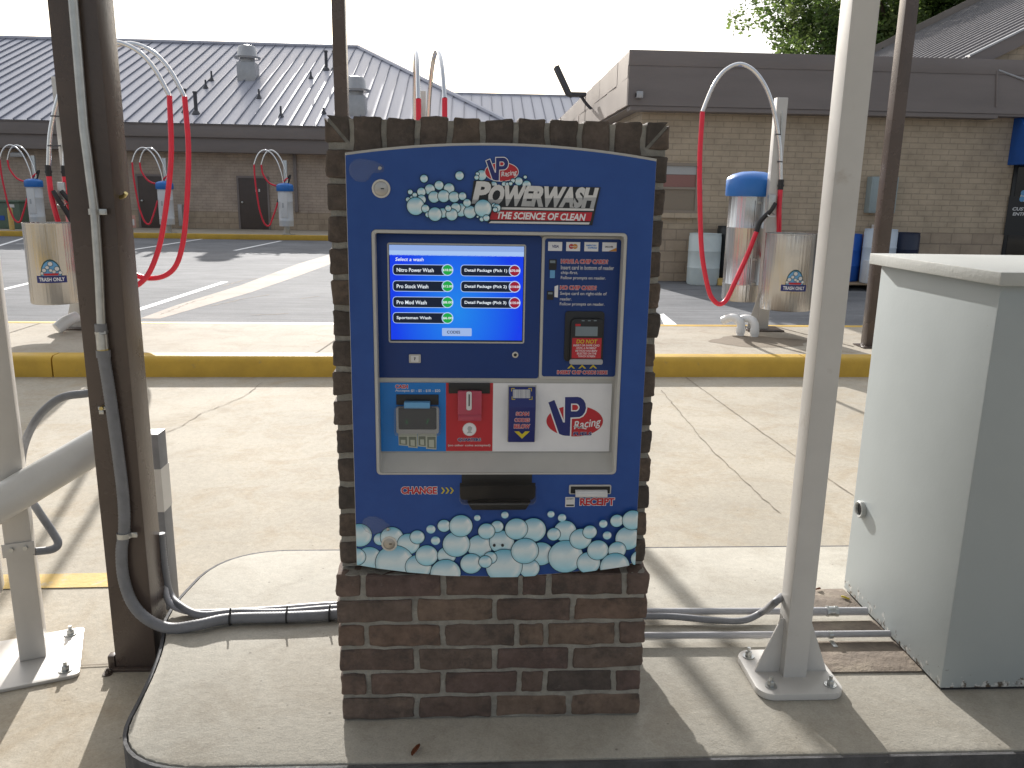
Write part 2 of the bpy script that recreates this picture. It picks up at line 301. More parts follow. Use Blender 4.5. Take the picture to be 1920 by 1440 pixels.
# ---------------------------------------------------------------- mesh builder
class MB:
    def __init__(s, color=False):
        s.bm = bmesh.new(); s.mats = []; s.sm = set()
        s.cl = s.bm.loops.layers.float_color.new('col') if color else None
    def mi(s, m):
        if m not in s.mats: s.mats.append(m)
        return s.mats.index(m)
    def face(s, vs, m, col=None, smooth=False):
        try: fc = s.bm.faces.new(vs)
        except ValueError: return None
        fc.material_index = s.mi(m); fc.smooth = smooth
        if s.cl and col:
            for l in fc.loops: l[s.cl] = rgb(col)
        return fc
    def poly(s, pts, m, col=None):
        return s.face([s.bm.verts.new(p) for p in pts], m, col)
    def hexa(s, p, m, col=None):
        """p: 8 points, bottom 4 ccw then top 4 ccw"""
        v = [s.bm.verts.new(q) for q in p]
        for idx in ((3, 2, 1, 0), (4, 5, 6, 7), (0, 1, 5, 4), (1, 2, 6, 5), (2, 3, 7, 6), (3, 0, 4, 7)): s.face([v[i] for i in idx], m, col)
        return v
    def box(s, x0, x1, y0, y1, z0, z1, m, bev=0., col=None, seg=2, rot=0., about=None):
        b2 = bmesh.new()
        v = [b2.verts.new(q) for q in ((x0, y0, z0), (x1, y0, z0), (x1, y1, z0), (x0, y1, z0), (x0, y0, z1), (x1, y0, z1), (x1, y1, z1), (x0, y1, z1))]
        for idx in ((3, 2, 1, 0), (4, 5, 6, 7), (0, 1, 5, 4), (1, 2, 6, 5), (2, 3, 7, 6), (3, 0, 4, 7)): b2.faces.new([v[i] for i in idx])
        if bev: bmesh.ops.bevel(b2, geom=list(b2.edges), offset=bev, segments=seg, profile=.6, affect='EDGES')
        if rot:
            c = Vector(about) if about else Vector(((x0+x1)/2, (y0+y1)/2, 0))
            bmesh.ops.rotate(b2, verts=b2.verts, cent=c, matrix=Matrix.Rotation(rot, 3, 'Z'))
        s.merge(b2, m, col)
    def merge(s, b2, m, col=None, smooth=False):
        mp = {}
        for v in b2.verts: mp[v] = s.bm.verts.new(v.co)
        for fc in b2.faces: s.face([mp[v] for v in fc.verts], m, col, smooth)
        b2.free()
    def prism(s, pts, d, m, side=None, bev=0., col=None):
        """closed polygon pts (3D) pushed along vector d"""
        b2 = bmesh.new(); d = Vector(d)
        a = [b2.verts.new(p) for p in pts]; c = [b2.verts.new(Vector(p)+d) for p in pts]
        n = len(pts)
        b2.faces.new(a[::-1]); b2.faces.new(c)
        for i in range(n): b2.faces.new((a[i], a[(i+1) % n], c[(i+1) % n], c[i]))
        bmesh.ops.recalc_face_normals(b2, faces=b2.faces)
        if bev: bmesh.ops.bevel(b2, geom=list(b2.edges), offset=bev, segments=2, profile=.6, affect='EDGES')
        s.merge(b2, m, col)
    def tube(s, pts, r, m, n=12, sub=6, caps=True, rr=None, ribs=None):
        P = [Vector(p) for p in pts]
        if sub > 1 and len(P) > 2:
            Q = []; RR = []
            for i in range(len(P)-1):
                p0 = P[i-1] if i else 2*P[0]-P[1]; p1, p2 = P[i], P[i+1]; p3 = P[i+2] if i+2 < len(P) else 2*P[-1]-P[-2]
                for k in range(sub):
                    t = k/sub
                    Q.append(.5*((2*p1)+(p2-p0)*t+(2*p0-5*p1+4*p2-p3)*t*t+(3*p1-p0-3*p2+p3)*t**3))
            Q.append(P[-1]); P = Q
        if ribs:
            Q = []; 
            for i in range(len(P)-1):
                k = max(1, int((P[i+1]-P[i]).length/ribs))
                for j in range(k): Q.append(P[i].lerp(P[i+1], j/k))
            Q.append(P[-1]); P = Q
        T = [(P[min(i+1, len(P)-1)]-P[max(i-1, 0)]).normalized() for i in range(len(P))]
        ref = Vector((0, 0, 1)) if abs(T[0].z) < .9 else Vector((1, 0, 0))
        nrm = T[0].cross(ref).normalized(); rings = []
        for i, p in enumerate(P):
            nrm = (nrm - T[i]*nrm.dot(T[i])).normalized(); bi = T[i].cross(nrm)
            ra = rr(i/(len(P)-1)) if rr else r
            if ribs and i % 2: ra *= .93
            rings.append([s.bm.verts.new(p + ra*(math.cos(2*PI*k/n)*nrm + math.sin(2*PI*k/n)*bi)) for k in range(n)])
        for i in range(len(rings)-1):
            for k in range(n): s.face((rings[i][k], rings[i][(k+1) % n], rings[i+1][(k+1) % n], rings[i+1][k]), m, smooth=True)
        if caps: s.face(rings[0][::-1], m); s.face(rings[-1], m)
    def lathe(s, prof, c, m, n=32, ax='Z', capt=True, capb=True):
        """prof: list of (r, h) ; c: base point; ax axis of revolution"""
        rings = []
        for r, h in prof:
            ring = []
            for k in range(n):
                a = 2*PI*k/n; u, v = r*math.cos(a), r*math.sin(a)
                o = Vector((u, v, h)) if ax == 'Z' else (Vector((u, -h, v)) if ax == 'Y' else Vector((-h, u, v)))
                ring.append(s.bm.verts.new(Vector(c)+o))
            rings.append(ring)
        for i in range(len(rings)-1):
            for k in range(n):
                s.face((rings[i][k], rings[i][(k+1) % n], rings[i+1][(k+1) % n], rings[i+1][k]), m, smooth=True)
        if capb: s.face(rings[0][::-1], m)
        if capt: s.face(rings[-1], m)
    def build(s, name, parent=None, sharp=True, recalc=True):
        if recalc: bmesh.ops.recalc_face_normals(s.bm, faces=s.bm.faces)
        me = bpy.data.meshes.new(name); s.bm.to_mesh(me); s.bm.free()
        for mm in s.mats: me.materials.append(MATS[mm])
        if sharp:
            try: me.set_sharp_from_angle(angle=rad(40))
            except Exception: pass
        o = bpy.data.objects.new(name, me); C.objects.link(o)
        if parent: attach(o, parent)
        return o
def world_off(o):
    v = Vector(o.location)
    while o.parent: o = o.parent; v += Vector(o.location)
    return v
def attach(o, parent):
    o.parent = parent; o.location = -world_off(parent)
def tag(o, label=None, cat=None, group=None, kind=None):
    if label: o['label'] = label
    if cat: o['category'] = cat
    if group: o['group'] = group
    if kind: o['kind'] = kind
    return o
def thing(name, loc, label, cat, group=None):
    o = bpy.data.objects.new(name, None); C.objects.link(o); o.location = loc; o.empty_display_size = .1
    return tag(o, label, cat, group)
def struct(mb, name): return tag(mb.build(name), kind='structure')
def origin_to(o, p):
    """move a top-level mesh's origin to p"""
    p = Vector(p); o.data.transform(Matrix.Translation(-p)); o.location = p; return o
def dup(root, loc, label, group):
    r = root.copy(); C.objects.link(r); r.location = loc; r['label'] = label; r['group'] = group
    for ch in list(root.children):
        c = ch.copy(); C.objects.link(c); c.parent = r
        for gg in ch.children:
            d = gg.copy(); C.objects.link(d); d.parent = c
    return r

# ---------------------------------------------------------------- flat graphics
_TX = {}
def glyphs(body, bold=0.):
    key = (body, bold)
    if key in _TX: return _TX[key]
    cu = bpy.data.curves.new('lettering', 'FONT'); cu.body = body; cu.offset = bold; cu.resolution_u = 3
    o = bpy.data.objects.new('lettering', cu); C.objects.link(o)
    me = bpy.data.meshes.new_from_object(o)
    vs = [(v.co.x, v.co.y) for v in me.vertices]; fs = [tuple(p.vertices) for p in me.polygons]
    bpy.data.objects.remove(o); bpy.data.curves.remove(cu); bpy.data.meshes.remove(me)
    xs = [v[0] for v in vs]; ys = [v[1] for v in vs]
    _TX[key] = (vs, fs, min(xs), max(xs), min(ys), max(ys)); return _TX[key]
class Gr:
    """printed artwork: coloured sheets stacked a fraction of a millimetre apart; place(u, v, k) gives the surface point"""
    def __init__(s, place, color=False): s.mb = MB(color); s.place = place
    def poly(s, pts, m, k, col=None): return s.mb.face([s.mb.bm.verts.new(s.place(u, v, k)) for u, v in pts], m, col)
    def rect(s, u0, v0, u1, v1, m, k, r=0., nu=1):
        if r:
            pts = []
            for cx, cy, a0 in ((u1-r, v1-r, 0), (u0+r, v1-r, 90), (u0+r, v0+r, 180), (u1-r, v0+r, 270)):
                for j in range(5): a = rad(a0+j*22.5); pts.append((cx+r*math.cos(a), cy+r*math.sin(a)))
            s.poly(pts, m, k); return
        for i in range(nu):
            a, b2 = u0+(u1-u0)*i/nu, u0+(u1-u0)*(i+1)/nu
            s.poly([(a, v0), (b2, v0), (b2, v1), (a, v1)], m, k)
    def disc(s, u, v, ru, rv, m, k, n=28): s.poly([(u+ru*math.cos(2*PI*i/n), v+rv*math.sin(2*PI*i/n)) for i in range(n)], m, k)
    def text(s, body, u0, v0, u1, v1, m, k, bold=0., shear=0., grow=0., rot=0., ref=0., tilt=0.):
        vs, fs, x0, x1, y0, y1 = glyphs(body, bold)
        if grow: u0 -= grow; u1 += grow; v0 -= grow; v1 += grow
        if grow or ref: _, _, x0, x1, y0, y1 = glyphs(body, bold)
        W, H = u1-u0, v1-v0; W -= abs(shear)*H
        out = []
        for x, y in vs:
            u = u0+(x-x0)/(x1-x0)*W; v = v0+(y-y0)/(y1-y0)*H
            u += shear*(v-v0); v += tilt*(u-u0)
            if rot:
                c = ((u0+u1)/2, (v0+v1)/2); a, b2 = u-c[0], v-c[1]; u = c[0]+a*math.cos(rot)-b2*math.sin(rot); v = c[1]+a*math.sin(rot)+b2*math.cos(rot)
            out.append((u, v))
        bv = [s.mb.bm.verts.new(s.place(u, v, k)) for u, v in out]
        for fc in fs: s.mb.face([bv[i] for i in fc], m)
    def build(s, name, parent=None): return s.mb.build(name, parent, sharp=False, recalc=False)
def offset_poly(pts, d):
    n = len(pts); out = []
    ar = sum(pts[i][0]*pts[(i+1) % n][1]-pts[(i+1) % n][0]*pts[i][1] for i in range(n)); sg = 1 if ar > 0 else -1
    for i in range(n):
        p0, p1, p2 = Vector(pts[i-1]), Vector(pts[i]), Vector(pts[(i+1) % n])
        e1 = (p1-p0).normalized(); e2 = (p2-p1).normalized()
        n1 = Vector((e1.y, -e1.x))*sg; n2 = Vector((e2.y, -e2.x))*sg
        b2 = (n1+n2); b2 = b2.normalized() if b2.length > 1e-6 else n1
        q = p1+b2*d/max(.45, b2.dot(n1)); out.append((q.x, q.y))
    return out
LAY = .00025
def yplane(y): return lambda u, v, k: (u, y-LAY*k, v)
# flaking paint low on the cabinet
def chips(name):
    m = MATS[name]; nt = m.node_tree; b = nt.nodes['Principled BSDF']; L = nt.links.new; co = pos(nt)
    sx = N(nt, 'ShaderNodeSeparateXYZ'); L(co, sx.inputs[0]); mz = N(nt, 'ShaderNodeMapRange'); mz.inputs['From Min'].default_value = .012; mz.inputs['From Max'].default_value = .10; mz.inputs['To Min'].default_value = .22; mz.inputs['To Max'].default_value = 0; L(sx.outputs['Z'], mz.inputs['Value'])
    n = N(nt, 'ShaderNodeTexNoise', Scale=34., Detail=6., Roughness=.7); L(co, n.inputs['Vector']); ad = N(nt, 'ShaderNodeMath', operation='ADD'); L(n.outputs['Fac'], ad.inputs[0]); L(mz.outputs['Result'], ad.inputs[1])
    st = N(nt, 'ShaderNodeMapRange'); st.inputs['From Min'].default_value = .70; st.inputs['From Max'].default_value = .74; L(ad.outputs[0], st.inputs['Value'])
    n2 = N(nt, 'ShaderNodeTexNoise', Scale=60.); L(co, n2.inputs['Vector']); cr = N(nt, 'ShaderNodeValToRGB'); L(n2.outputs['Fac'], cr.inputs['Fac']); cr.color_ramp.elements[0].position = .42; cr.color_ramp.elements[0].color = (.10, .075, .055, 1); cr.color_ramp.elements[1].position = .56; cr.color_ramp.elements[1].color = (.62, .62, .60, 1)
    mx = N(nt, 'ShaderNodeMix', data_type='RGBA'); src = b.inputs['Base Color'].links[0].from_socket; L(st.outputs['Result'], mx.inputs['Factor']); L(src, mx.inputs[6]); L(cr.outputs['Color'], mx.inputs[7]); L(mx.outputs[2], b.inputs['Base Color'])
chips('cabinet_paint')
# ================================================================= SETTING
G = -.15; K2 = .02
# ground: one asphalt sheet to the horizon
mb = MB(); mb.poly([(-400, -60, G-.004), (400, -60, G-.004), (400, 900, G-.004), (-400, 900, G-.004)], 'asphalt_old'); struct(mb, 'ground')
A = Vector((-3.763, 4.715, 0)); B = Vector((3.396, 4.88, 0)); kd = (B-A).normalized(); kn = Vector((-kd.y, kd.x, 0))
def kp(s, t, z): p = A+kd*s+kn*t; return Vector((p.x, p.y, z))
mb = MB(); mb.poly([(-40, -6, G), (40, -6, G), kp(44, .05, G), kp(-37, .05, G)], 'concrete_drive'); struct(mb, 'driveway')
mb = MB(); q = [g(262, 597), g(300, 597), g(470, 548), g(560, 517), g(628, 492), g(628, 474), g(560, 494), g(450, 535), g(330, 572)]
mb.poly([(p.x, p.y, G-.002) for p in q], 'concrete_strip'); struct(mb, 'concrete_gutter')
# painted lines
lines = MB()
def lin(x0, y0, x1, y1, w, m='line_white', z=G-.0012):
    a, b2 = g(x0, y0), g(x1, y1); d = (b2-a).normalized(); s = Vector((-d.y, d.x, 0))*w/2
    pts = [a-s, b2-s, b2+s, a+s]; lines.poly([(p.x, p.y, z) for p in pts], m)
lin(236, 470, 378, 448, .11); lin(440, 469.5, 527, 451.5, .11); lin(245, 585, 422, 528, .11); lin(-20, 466, 46, 446, .11); lin(-10, 546, 62, 529, .11)
lin(30, 457, 60, 457, .08); lin(40, 467.5, 60, 467, .08)
q = [g(1236, 590), g(1245, 609), g(1270, 609), g(1244, 588)]; lines.poly([(p.x, p.y, G+.001) for p in q], 'line_white')
struct(lines, 'parking_lines')
mb = MB(); q = [g(-60, 1107), g(300, 1100), g(300, 1074), g(-60, 1080)]; mb.poly([(p.x, p.y, G+.004) for p in q], 'yellow_faded'); struct(mb, 'painted_stripe')
# joints and cracks in the concrete
mb = MB()
def crack(pl, w, z, jit=0.):
    P = []
    for i in range(len(pl)-1):
        a, b2 = Vector(pl[i]), Vector(pl[i+1]); k = max(1, int((b2-a).length/.06)) if jit else 1
        for j in range(k): P.append(a.lerp(b2, j/k)+Vector((random.uniform(-jit, jit), random.uniform(-jit, jit), 0)))
    P.append(Vector(pl[-1]))
    for i in range(len(P)-1):
        d = (P[i+1]-P[i]).normalized(); s = Vector((-d.y, d.x, 0))*w*.5*(random.uniform(.5, 1.2) if jit else 1)
        mb.poly([(p.x, p.y, z) for p in (P[i]-s, P[i+1]-s, P[i+1]+s, P[i]+s)], 'joint_dark')
crack([g(1286, 708), g(1420, 805), g(1487, 853), g(1600, 930)], .008, G+.004, .003)
crack([g(1240, 732), g(1330, 840), g(1430, 935), g(1462, 962)], .007, G+.004, .006)
crack([g(492, 718), g(455, 745), g(380, 775), g(330, 805), g(300, 815), g(180, 890)], .006, G+.004, .008)
crack([g(-80, 1262), g(205, 1247)], .007, G+.004)
crack([g(-60, 1290), g(-10, 1240)], .005, G+.004, .004)
struct(mb, 'concrete_joints')

# island 1 (kiosk island): slab with a rounded end
def bez(p0, p1, p2, n=10): return [((1-t)**2*p0[0]+2*t*(1-t)*p1[0]+t*t*p2[0], (1-t)**2*p0[1]+2*t*(1-t)*p1[1]+t*t*p2[1]) for t in [i/n for i in range(n+1)]]
out = [(14, -.185), (-.70, -.180)] + bez((-.70, -.180), (-.93, -.175), (-.945, .02), 10)[1:] + bez((-.945, .02), (-.965, .34), (-1.03, .50), 6)[1:] + bez((-1.03, .50), (-1.05, .62), (-1.03, .76), 6)[1:] + bez((-1.03, .76), (-1.02, 1.02), (-.78, 1.045), 8)[1:] + [(14, 1.10)]
mb = MB(); mb.prism([(x, y, G-.01) for x, y in out], (0, 0, -G+.01), 'concrete_island', bev=.014)
struct(mb, 'kiosk_island')
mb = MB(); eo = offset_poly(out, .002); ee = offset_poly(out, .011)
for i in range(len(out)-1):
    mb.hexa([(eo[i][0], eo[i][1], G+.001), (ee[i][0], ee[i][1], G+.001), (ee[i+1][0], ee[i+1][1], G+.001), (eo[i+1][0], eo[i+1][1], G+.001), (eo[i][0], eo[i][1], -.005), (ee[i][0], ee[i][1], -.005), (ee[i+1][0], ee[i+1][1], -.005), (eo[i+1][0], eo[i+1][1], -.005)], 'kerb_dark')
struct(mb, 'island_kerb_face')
# island 2 with yellow kerbs
mb = MB()
L0, L1 = -45, 60
mb.prism([kp(L0, .16, G-.02), kp(L1, .16, G-.02), kp(L1, 1.72, G-.02), kp(L0, 1.72, G-.02)], (0, 0, K2-G+.02), 'concrete_walk')
struct(mb, 'vacuum_island')
mb = MB()
cuts = [-30, -24, -18, -12, -5.6, .33, 6.62, 12.8, 19, 25, 31]
for i in range(len(cuts)-1):
    a, b2 = cuts[i]+.006, cuts[i+1]-.006
    pr = [(0, G-.02), (0, K2-.045)] + [(.045-.045*math.cos(rad(t)), K2-.045+.047*math.sin(rad(t))) for t in (22, 45, 68, 90)] + [(.157, K2+.003), (.157, G-.02)]
    va = [mb.bm.verts.new(kp(a, t, z)) for t, z in pr]; vb = [mb.bm.verts.new(kp(b2, t, z)) for t, z in pr]
    n = len(pr)
    for j in range(n): mb.face((va[j], va[(j+1) % n], vb[(j+1) % n], vb[j]), 'yellow_paint', smooth=1 <= j <= 4)
    mb.face(va, 'yellow_paint'); mb.face(vb[::-1], 'yellow_paint')
mb.prism([kp(L0, 1.723, G-.02), kp(L1, 1.723, G-.02), kp(L1, 1.84, G-.02), kp(L0, 1.84, G-.02)], (0, 0, K2-G+.024), 'yellow_paint', bev=.02)
struct(mb, 'yellow_kerb')
mb = MB()
def seam(x0, y0, x1, y1, w=.012):
    a, b2 = g(x0, y0, K2), g(x1, y1, K2); d = (b2-a).normalized(); s = Vector((-d.y, d.x, 0))*w/2
    mb.poly([(p.x, p.y, K2+.004) for p in (a-s, b2-s, b2+s, a+s)], 'joint_dark')
seam(6, 628, 76, 606); seam(590, 664, 640, 630); seam(1452, 612, 1600, 650, .02)
struct(mb, 'walk_joints')
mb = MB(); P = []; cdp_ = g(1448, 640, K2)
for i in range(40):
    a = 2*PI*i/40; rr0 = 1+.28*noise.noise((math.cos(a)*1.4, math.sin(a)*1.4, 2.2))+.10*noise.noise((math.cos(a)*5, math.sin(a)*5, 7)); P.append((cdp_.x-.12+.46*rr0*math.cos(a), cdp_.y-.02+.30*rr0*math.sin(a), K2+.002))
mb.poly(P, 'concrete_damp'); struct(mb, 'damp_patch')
mb = MB()
for pl in ([(398, 573), (430, 566), (455, 560), (505, 552)], [(418, 536), (450, 527), (482, 521)], [(545, 587), (500, 590), (470, 590)], [(300, 590), (360, 566), (400, 556)], [(560, 560), (600, 555)]): crack([g(*q) for q in pl], .03, G-.0016, .02)
struct(mb, 'lot_cracks')
# far walk and kerb
mb = MB(); mb.box(-45, 8, 24.95, 28.6, G-.02, 0, 'concrete_walk'); struct(mb, 'far_walk')
mb = MB(); mb.box(-45, 8, 24.7, 24.945, G-.02, .004, 'yellow_paint', bev=.03); struct(mb, 'far_kerb')

# ================================================================= PAYMENT PILLAR
pil = thing('brick_pillar', (0, .27, 0), 'brown brick pillar holding the blue car wash payment machine', 'pillar')
PAL = [(.14, .098, .08), (.125, .088, .073), (.105, .078, .067), (.155, .105, .08), (.135, .10, .082), (.085, .068, .06), (.165, .118, .09), (.12, .082, .072)]
DPAL = [(.12, .094, .078), (.10, .08, .068), (.11, .085, .07), (.085, .07, .06), (.14, .105, .082)]
def brick(mb, x0, x1, y0, y1, z0, z1, col, rough=.0030, cut=None):
    b2 = bmesh.new()
    bmesh.ops.create_cube(b2, size=1.)
    bmesh.ops.bevel(b2, geom=list(b2.edges), offset=.03, segments=1, affect='EDGES')
    bmesh.ops.subdivide_edges(b2, edges=list(b2.edges), cuts=4, use_grid_fill=True)
    sx, sy, sz = x1-x0, y1-y0, z1-z0
    for v in b2.verts:
        # keep the arris rounding a constant 4 mm whatever the brick's size
        c = []
        for q, s in ((v.co.x, sx), (v.co.y, sy), (v.co.z, sz)):
            a = abs(q); w = (a/.47)*(s/2-.0035) if a <= .47 else s/2-.0035+(a-.47)/.03*.0035
            c.append(math.copysign(w, q))
        p = Vector((x0+sx/2+c[0], y0+sy/2+c[1], z0+sz/2+c[2]))
        d = noise.noise_vector(p*22)*rough*1.4+noise.noise_vector(p*75)*rough*.7
        v.co = p+d
    if cut:
        co, no = cut; bmesh.ops.bisect_plane(b2, geom=list(b2.verts)+list(b2.edges)+list(b2.faces), plane_co=co, plane_no=no, clear_outer=True)
        bmesh.ops.holes_fill(b2, edges=[e for e in b2.edges if e.is_boundary], sides=0)
    mb.merge(b2, 'pillar_brick', col)
def sidecourse(mb, X, z0, z1, pal, y1=.54, off=0):
    for sx in (-1, 1):
        y = .112; i = off
        while y < y1-.03:
            e = min(y1, y+(.19 if i % 2 == 0 else .095)); xa, xb = sorted((sx*X, sx*(X-.095)))
            brick(mb, xa, xb, y+.004, e-.004, z0, z1, random.choice(pal)); y = e; i += 1
mb = MB(color=True)
rows = [([.086, .339, .586, .677, .919], 1.0), ([.247, .503, .756], 0), ([.089, .336, .577, .672, .907], 0), ([.247, .505, .757], 0), ([.09, .335, .588, .675, .908], 0), ([.247, .505, .76], 0)]
H = .418; rh = H/6
for ri, (js, _) in enumerate(rows):
    z1 = H-ri*rh-.0055; z0 = H-(ri+1)*rh+.0055
    W = .398-.0014*ri; xs = [-W]+[-W+2*W*j for j in js]+[W]
    for i in range(len(xs)-1):
        a = xs[i]+(.0068 if i else 0); b2 = xs[i+1]-(.0068 if i < len(xs)-2 else 0)
        jz = random.uniform(-.0012, .0012); jy = random.uniform(-.002, .002)
        brick(mb, a, b2, jy-.018, .10, z0+jz, z1+jz, random.choice(PAL))
    sidecourse(mb, W, z0, z1, PAL, off=ri % 2)
mb.build('base_bricks', pil)
mb = MB(color=True)
# jambs, stacked courses beside the machine
zt, zb = 1.449, H+.002; nc = 14; ch = (zt-zb)/nc
for i in range(nc):
    z0 = zb+i*ch+.0068; z1 = zb+(i+1)*ch-.0068
    for sx in (-1, 1):
        j = random.uniform(-.003, .003); xa, xb = sorted((sx*(.392+j), sx*.30))
        brick(mb, xa, xb, .02+random.uniform(-.002, .002), .10, z0, z1, random.choice(DPAL), .003)
    sidecourse(mb, .392, z0, z1, DPAL, off=i % 2)
# top course of upright bricks with mitred corners
zs0, zs1 = 1.455, 1.517; w = .0785; ns = 9; x = -.392+.055
brick_top = []
xL, xR = -.335, .335; ns = 9; w = (xR-xL)/ns
for i in range(ns): brick(mb, xL+i*w+.006, xL+(i+1)*w-.006, .02+random.uniform(-.002, .002), .10, zs0-.03, zs1+random.uniform(-.003, .002), random.choice(DPAL), .003)
for sx in (-1, 1):
    xa, xb = sorted((sx*.393, sx*.339)); c1 = Vector((sx*.393, 0, zs1)); dirv = Vector((sx*-.054, 0, -.062)); no = Vector((dirv.z, 0, -dirv.x)).normalized()
    if no.z < 0: no = -no
    brick(mb, xa, xb, .02, .10, zs0+.003, zs1, random.choice(DPAL), .002, cut=(c1-no*.004, no))
    brick(mb, xa, xb, .02, .10, zs0-.03, zs1, random.choice(DPAL), .002, cut=(c1+no*.004, -no))
    y = .104
    while y < .53:
        xa, xb = sorted((sx*.393, sx*.30)); brick(mb, xa, xb, y+.004, min(.54, y+.108)-.004, zs0, zs1, random.choice(DPAL), .003); y += .108
for yy in (.19, .30, .41, .52):
    for i in range(4): brick(mb, -.295+i*.148+.004, -.295+(i+1)*.148-.004, yy-.085, yy+.02, zs0, zs1-.002, random.choice(DPAL), .003)
mb.build('upper_bricks', pil)
mb = MB()
def core(x, y0, y1, z0, z1): mb.box(-x, x, y0, y1, z0, z1, 'mortar')
core(.3885, -.0125, .535, .002, H-.006); core(.3865, .0255, .535, H+.0005, 1.511)
mb.build('mortar_core', pil)

# ================================================================= PAYMENT MACHINE
Y0 = -.03; YP = .008
kio = thing('payment_machine', (0, 0, .41), 'blue self-service car wash payment machine with lit touch screen, set in the brick pillar', 'payment machine')
xl, xr = -.343, .356
def ztop(x): return 1.462-.0275*((x-.006)/.35)**2
def zbot(x): return .411+.034*((x-.006)/.35)**2
def outline(ins_s, ins_t, ins_b, n=28):
    a, b2 = xl+ins_s, xr-ins_s; P = []
    for i in range(n+1): x = a+(b2-a)*i/n; P.append((x, zbot(x)+ins_b))
    for i in range(n+1): x = b2+(a-b2)*i/n; P.append((x, ztop(x)-ins_t))
    return P
RX0, RX1, RZ0, RZ1 = -.287, .2955, .6855, 1.2675     # bezel of the recess
def rrect(x0, z0, x1, z1, r, n=5):
    P = []
    for cx, cz, a0 in ((x1-r, z1-r, 0), (x0+r, z1-r, 90), (x0+r, z0+r, 180), (x1-r, z0+r, 270)):
        for j in range(n+1): a = rad(a0+j*90/n); P.append((cx+r*math.cos(a), cz+r*math.sin(a)))
    return P
def ringface(mb, outer, inner, y, m):
    bm2 = bmesh.new(); es = []
    for loop in (outer, inner):
        vs = [bm2.verts.new((x, y, z)) for x, z in loop]
        es += [bm2.edges.new((vs[i], vs[(i+1) % len(vs)])) for i in range(len(vs))]
    bmesh.ops.triangle_fill(bm2, edges=es, use_beauty=True, normal=(0, -1, 0))
    bmesh.ops.recalc_face_normals(bm2, faces=bm2.faces)
    if bm2.faces and bm2.faces[0].normal.y > 0: bmesh.ops.reverse_faces(bm2, faces=bm2.faces)
    mb.merge(bm2, m)
def strip(mb, la, ya, lb, yb, m):
    va = [mb.bm.verts.new((x, ya, z)) for x, z in la]; vb = [mb.bm.verts.new((x, yb, z)) for x, z in lb]; n = len(la)
    for i in range(n): mb.face((va[i], va[(i+1) % n], vb[(i+1) % n], vb[i]), m)
mb = MB()
inner = rrect(RX0+.006, RZ0+.004, RX1-.006, RZ1-.006, .006)
o1 = outline(0, 0, 0); o2 = outline(.004, .004, .004)
strip(mb, o1, .0195, o1, Y0+.006, 'kiosk_grey'); strip(mb, o1, Y0+.006, o2, Y0, 'kiosk_grey')
ringface(mb, o2, inner, Y0, 'kiosk_grey')
# recess walls: straight sides and top, sloped shelf below
zsh = at(930, 848, 1, YP).z
back = [(x, z) for x, z in inner]
bk = []
for x, z in inner:
    zz = z if z > .8 else zsh
    bk.append((x, zz))
strip(mb, inner, Y0, bk, YP, 'kiosk_grey')
mb.poly([(RX0, YP+.001, zsh-.01), (RX1, YP+.001, zsh-.01), (RX1, YP+.001, RZ1), (RX0, YP+.001, RZ1)], 'kiosk_grey')
body = mb.build('housing', kio)
# raised bezel lip round the recess
mb = MB(); lo = rrect(RX0, RZ0, RX1, RZ1, .010); li = rrect(RX0+.0065, RZ0+.0045, RX1-.0065, RZ1-.0065, .007)
ringface(mb, lo, li, Y0-.004, 'kiosk_grey'); strip(mb, lo, Y0-.0005, lo, Y0-.004, 'kiosk_grey'); strip(mb, li, Y0-.004, li, Y0+.002, 'kiosk_grey')
mb.build('bezel', kio)
# blue vinyl front
mb = MB(); ringface(mb, outline(.0018, .0062, .0042), offset_poly(lo, .0012), Y0-.0012, 'kiosk_blue'); mb.build('front_panel', kio, sharp=False)

PL = yplane(Y0-.0016)
def fx(px, py, y=Y0): p = f(px, py, y); return p.x, p.z
def z2(zx, zy, ox, oy, sc): return ox+zx/sc, oy+zy/sc
def frect(x0, y0, x1, y1, y=Y0):
    """photo rectangle -> u0, v0, u1, v1 on the plane"""
    xm, ym = (x0+x1)/2, (y0+y1)/2
    return fx(x0, ym, y)[0], fx(xm, y1, y)[1], fx(x1, ym, y)[0], fx(xm, y0, y)[1]
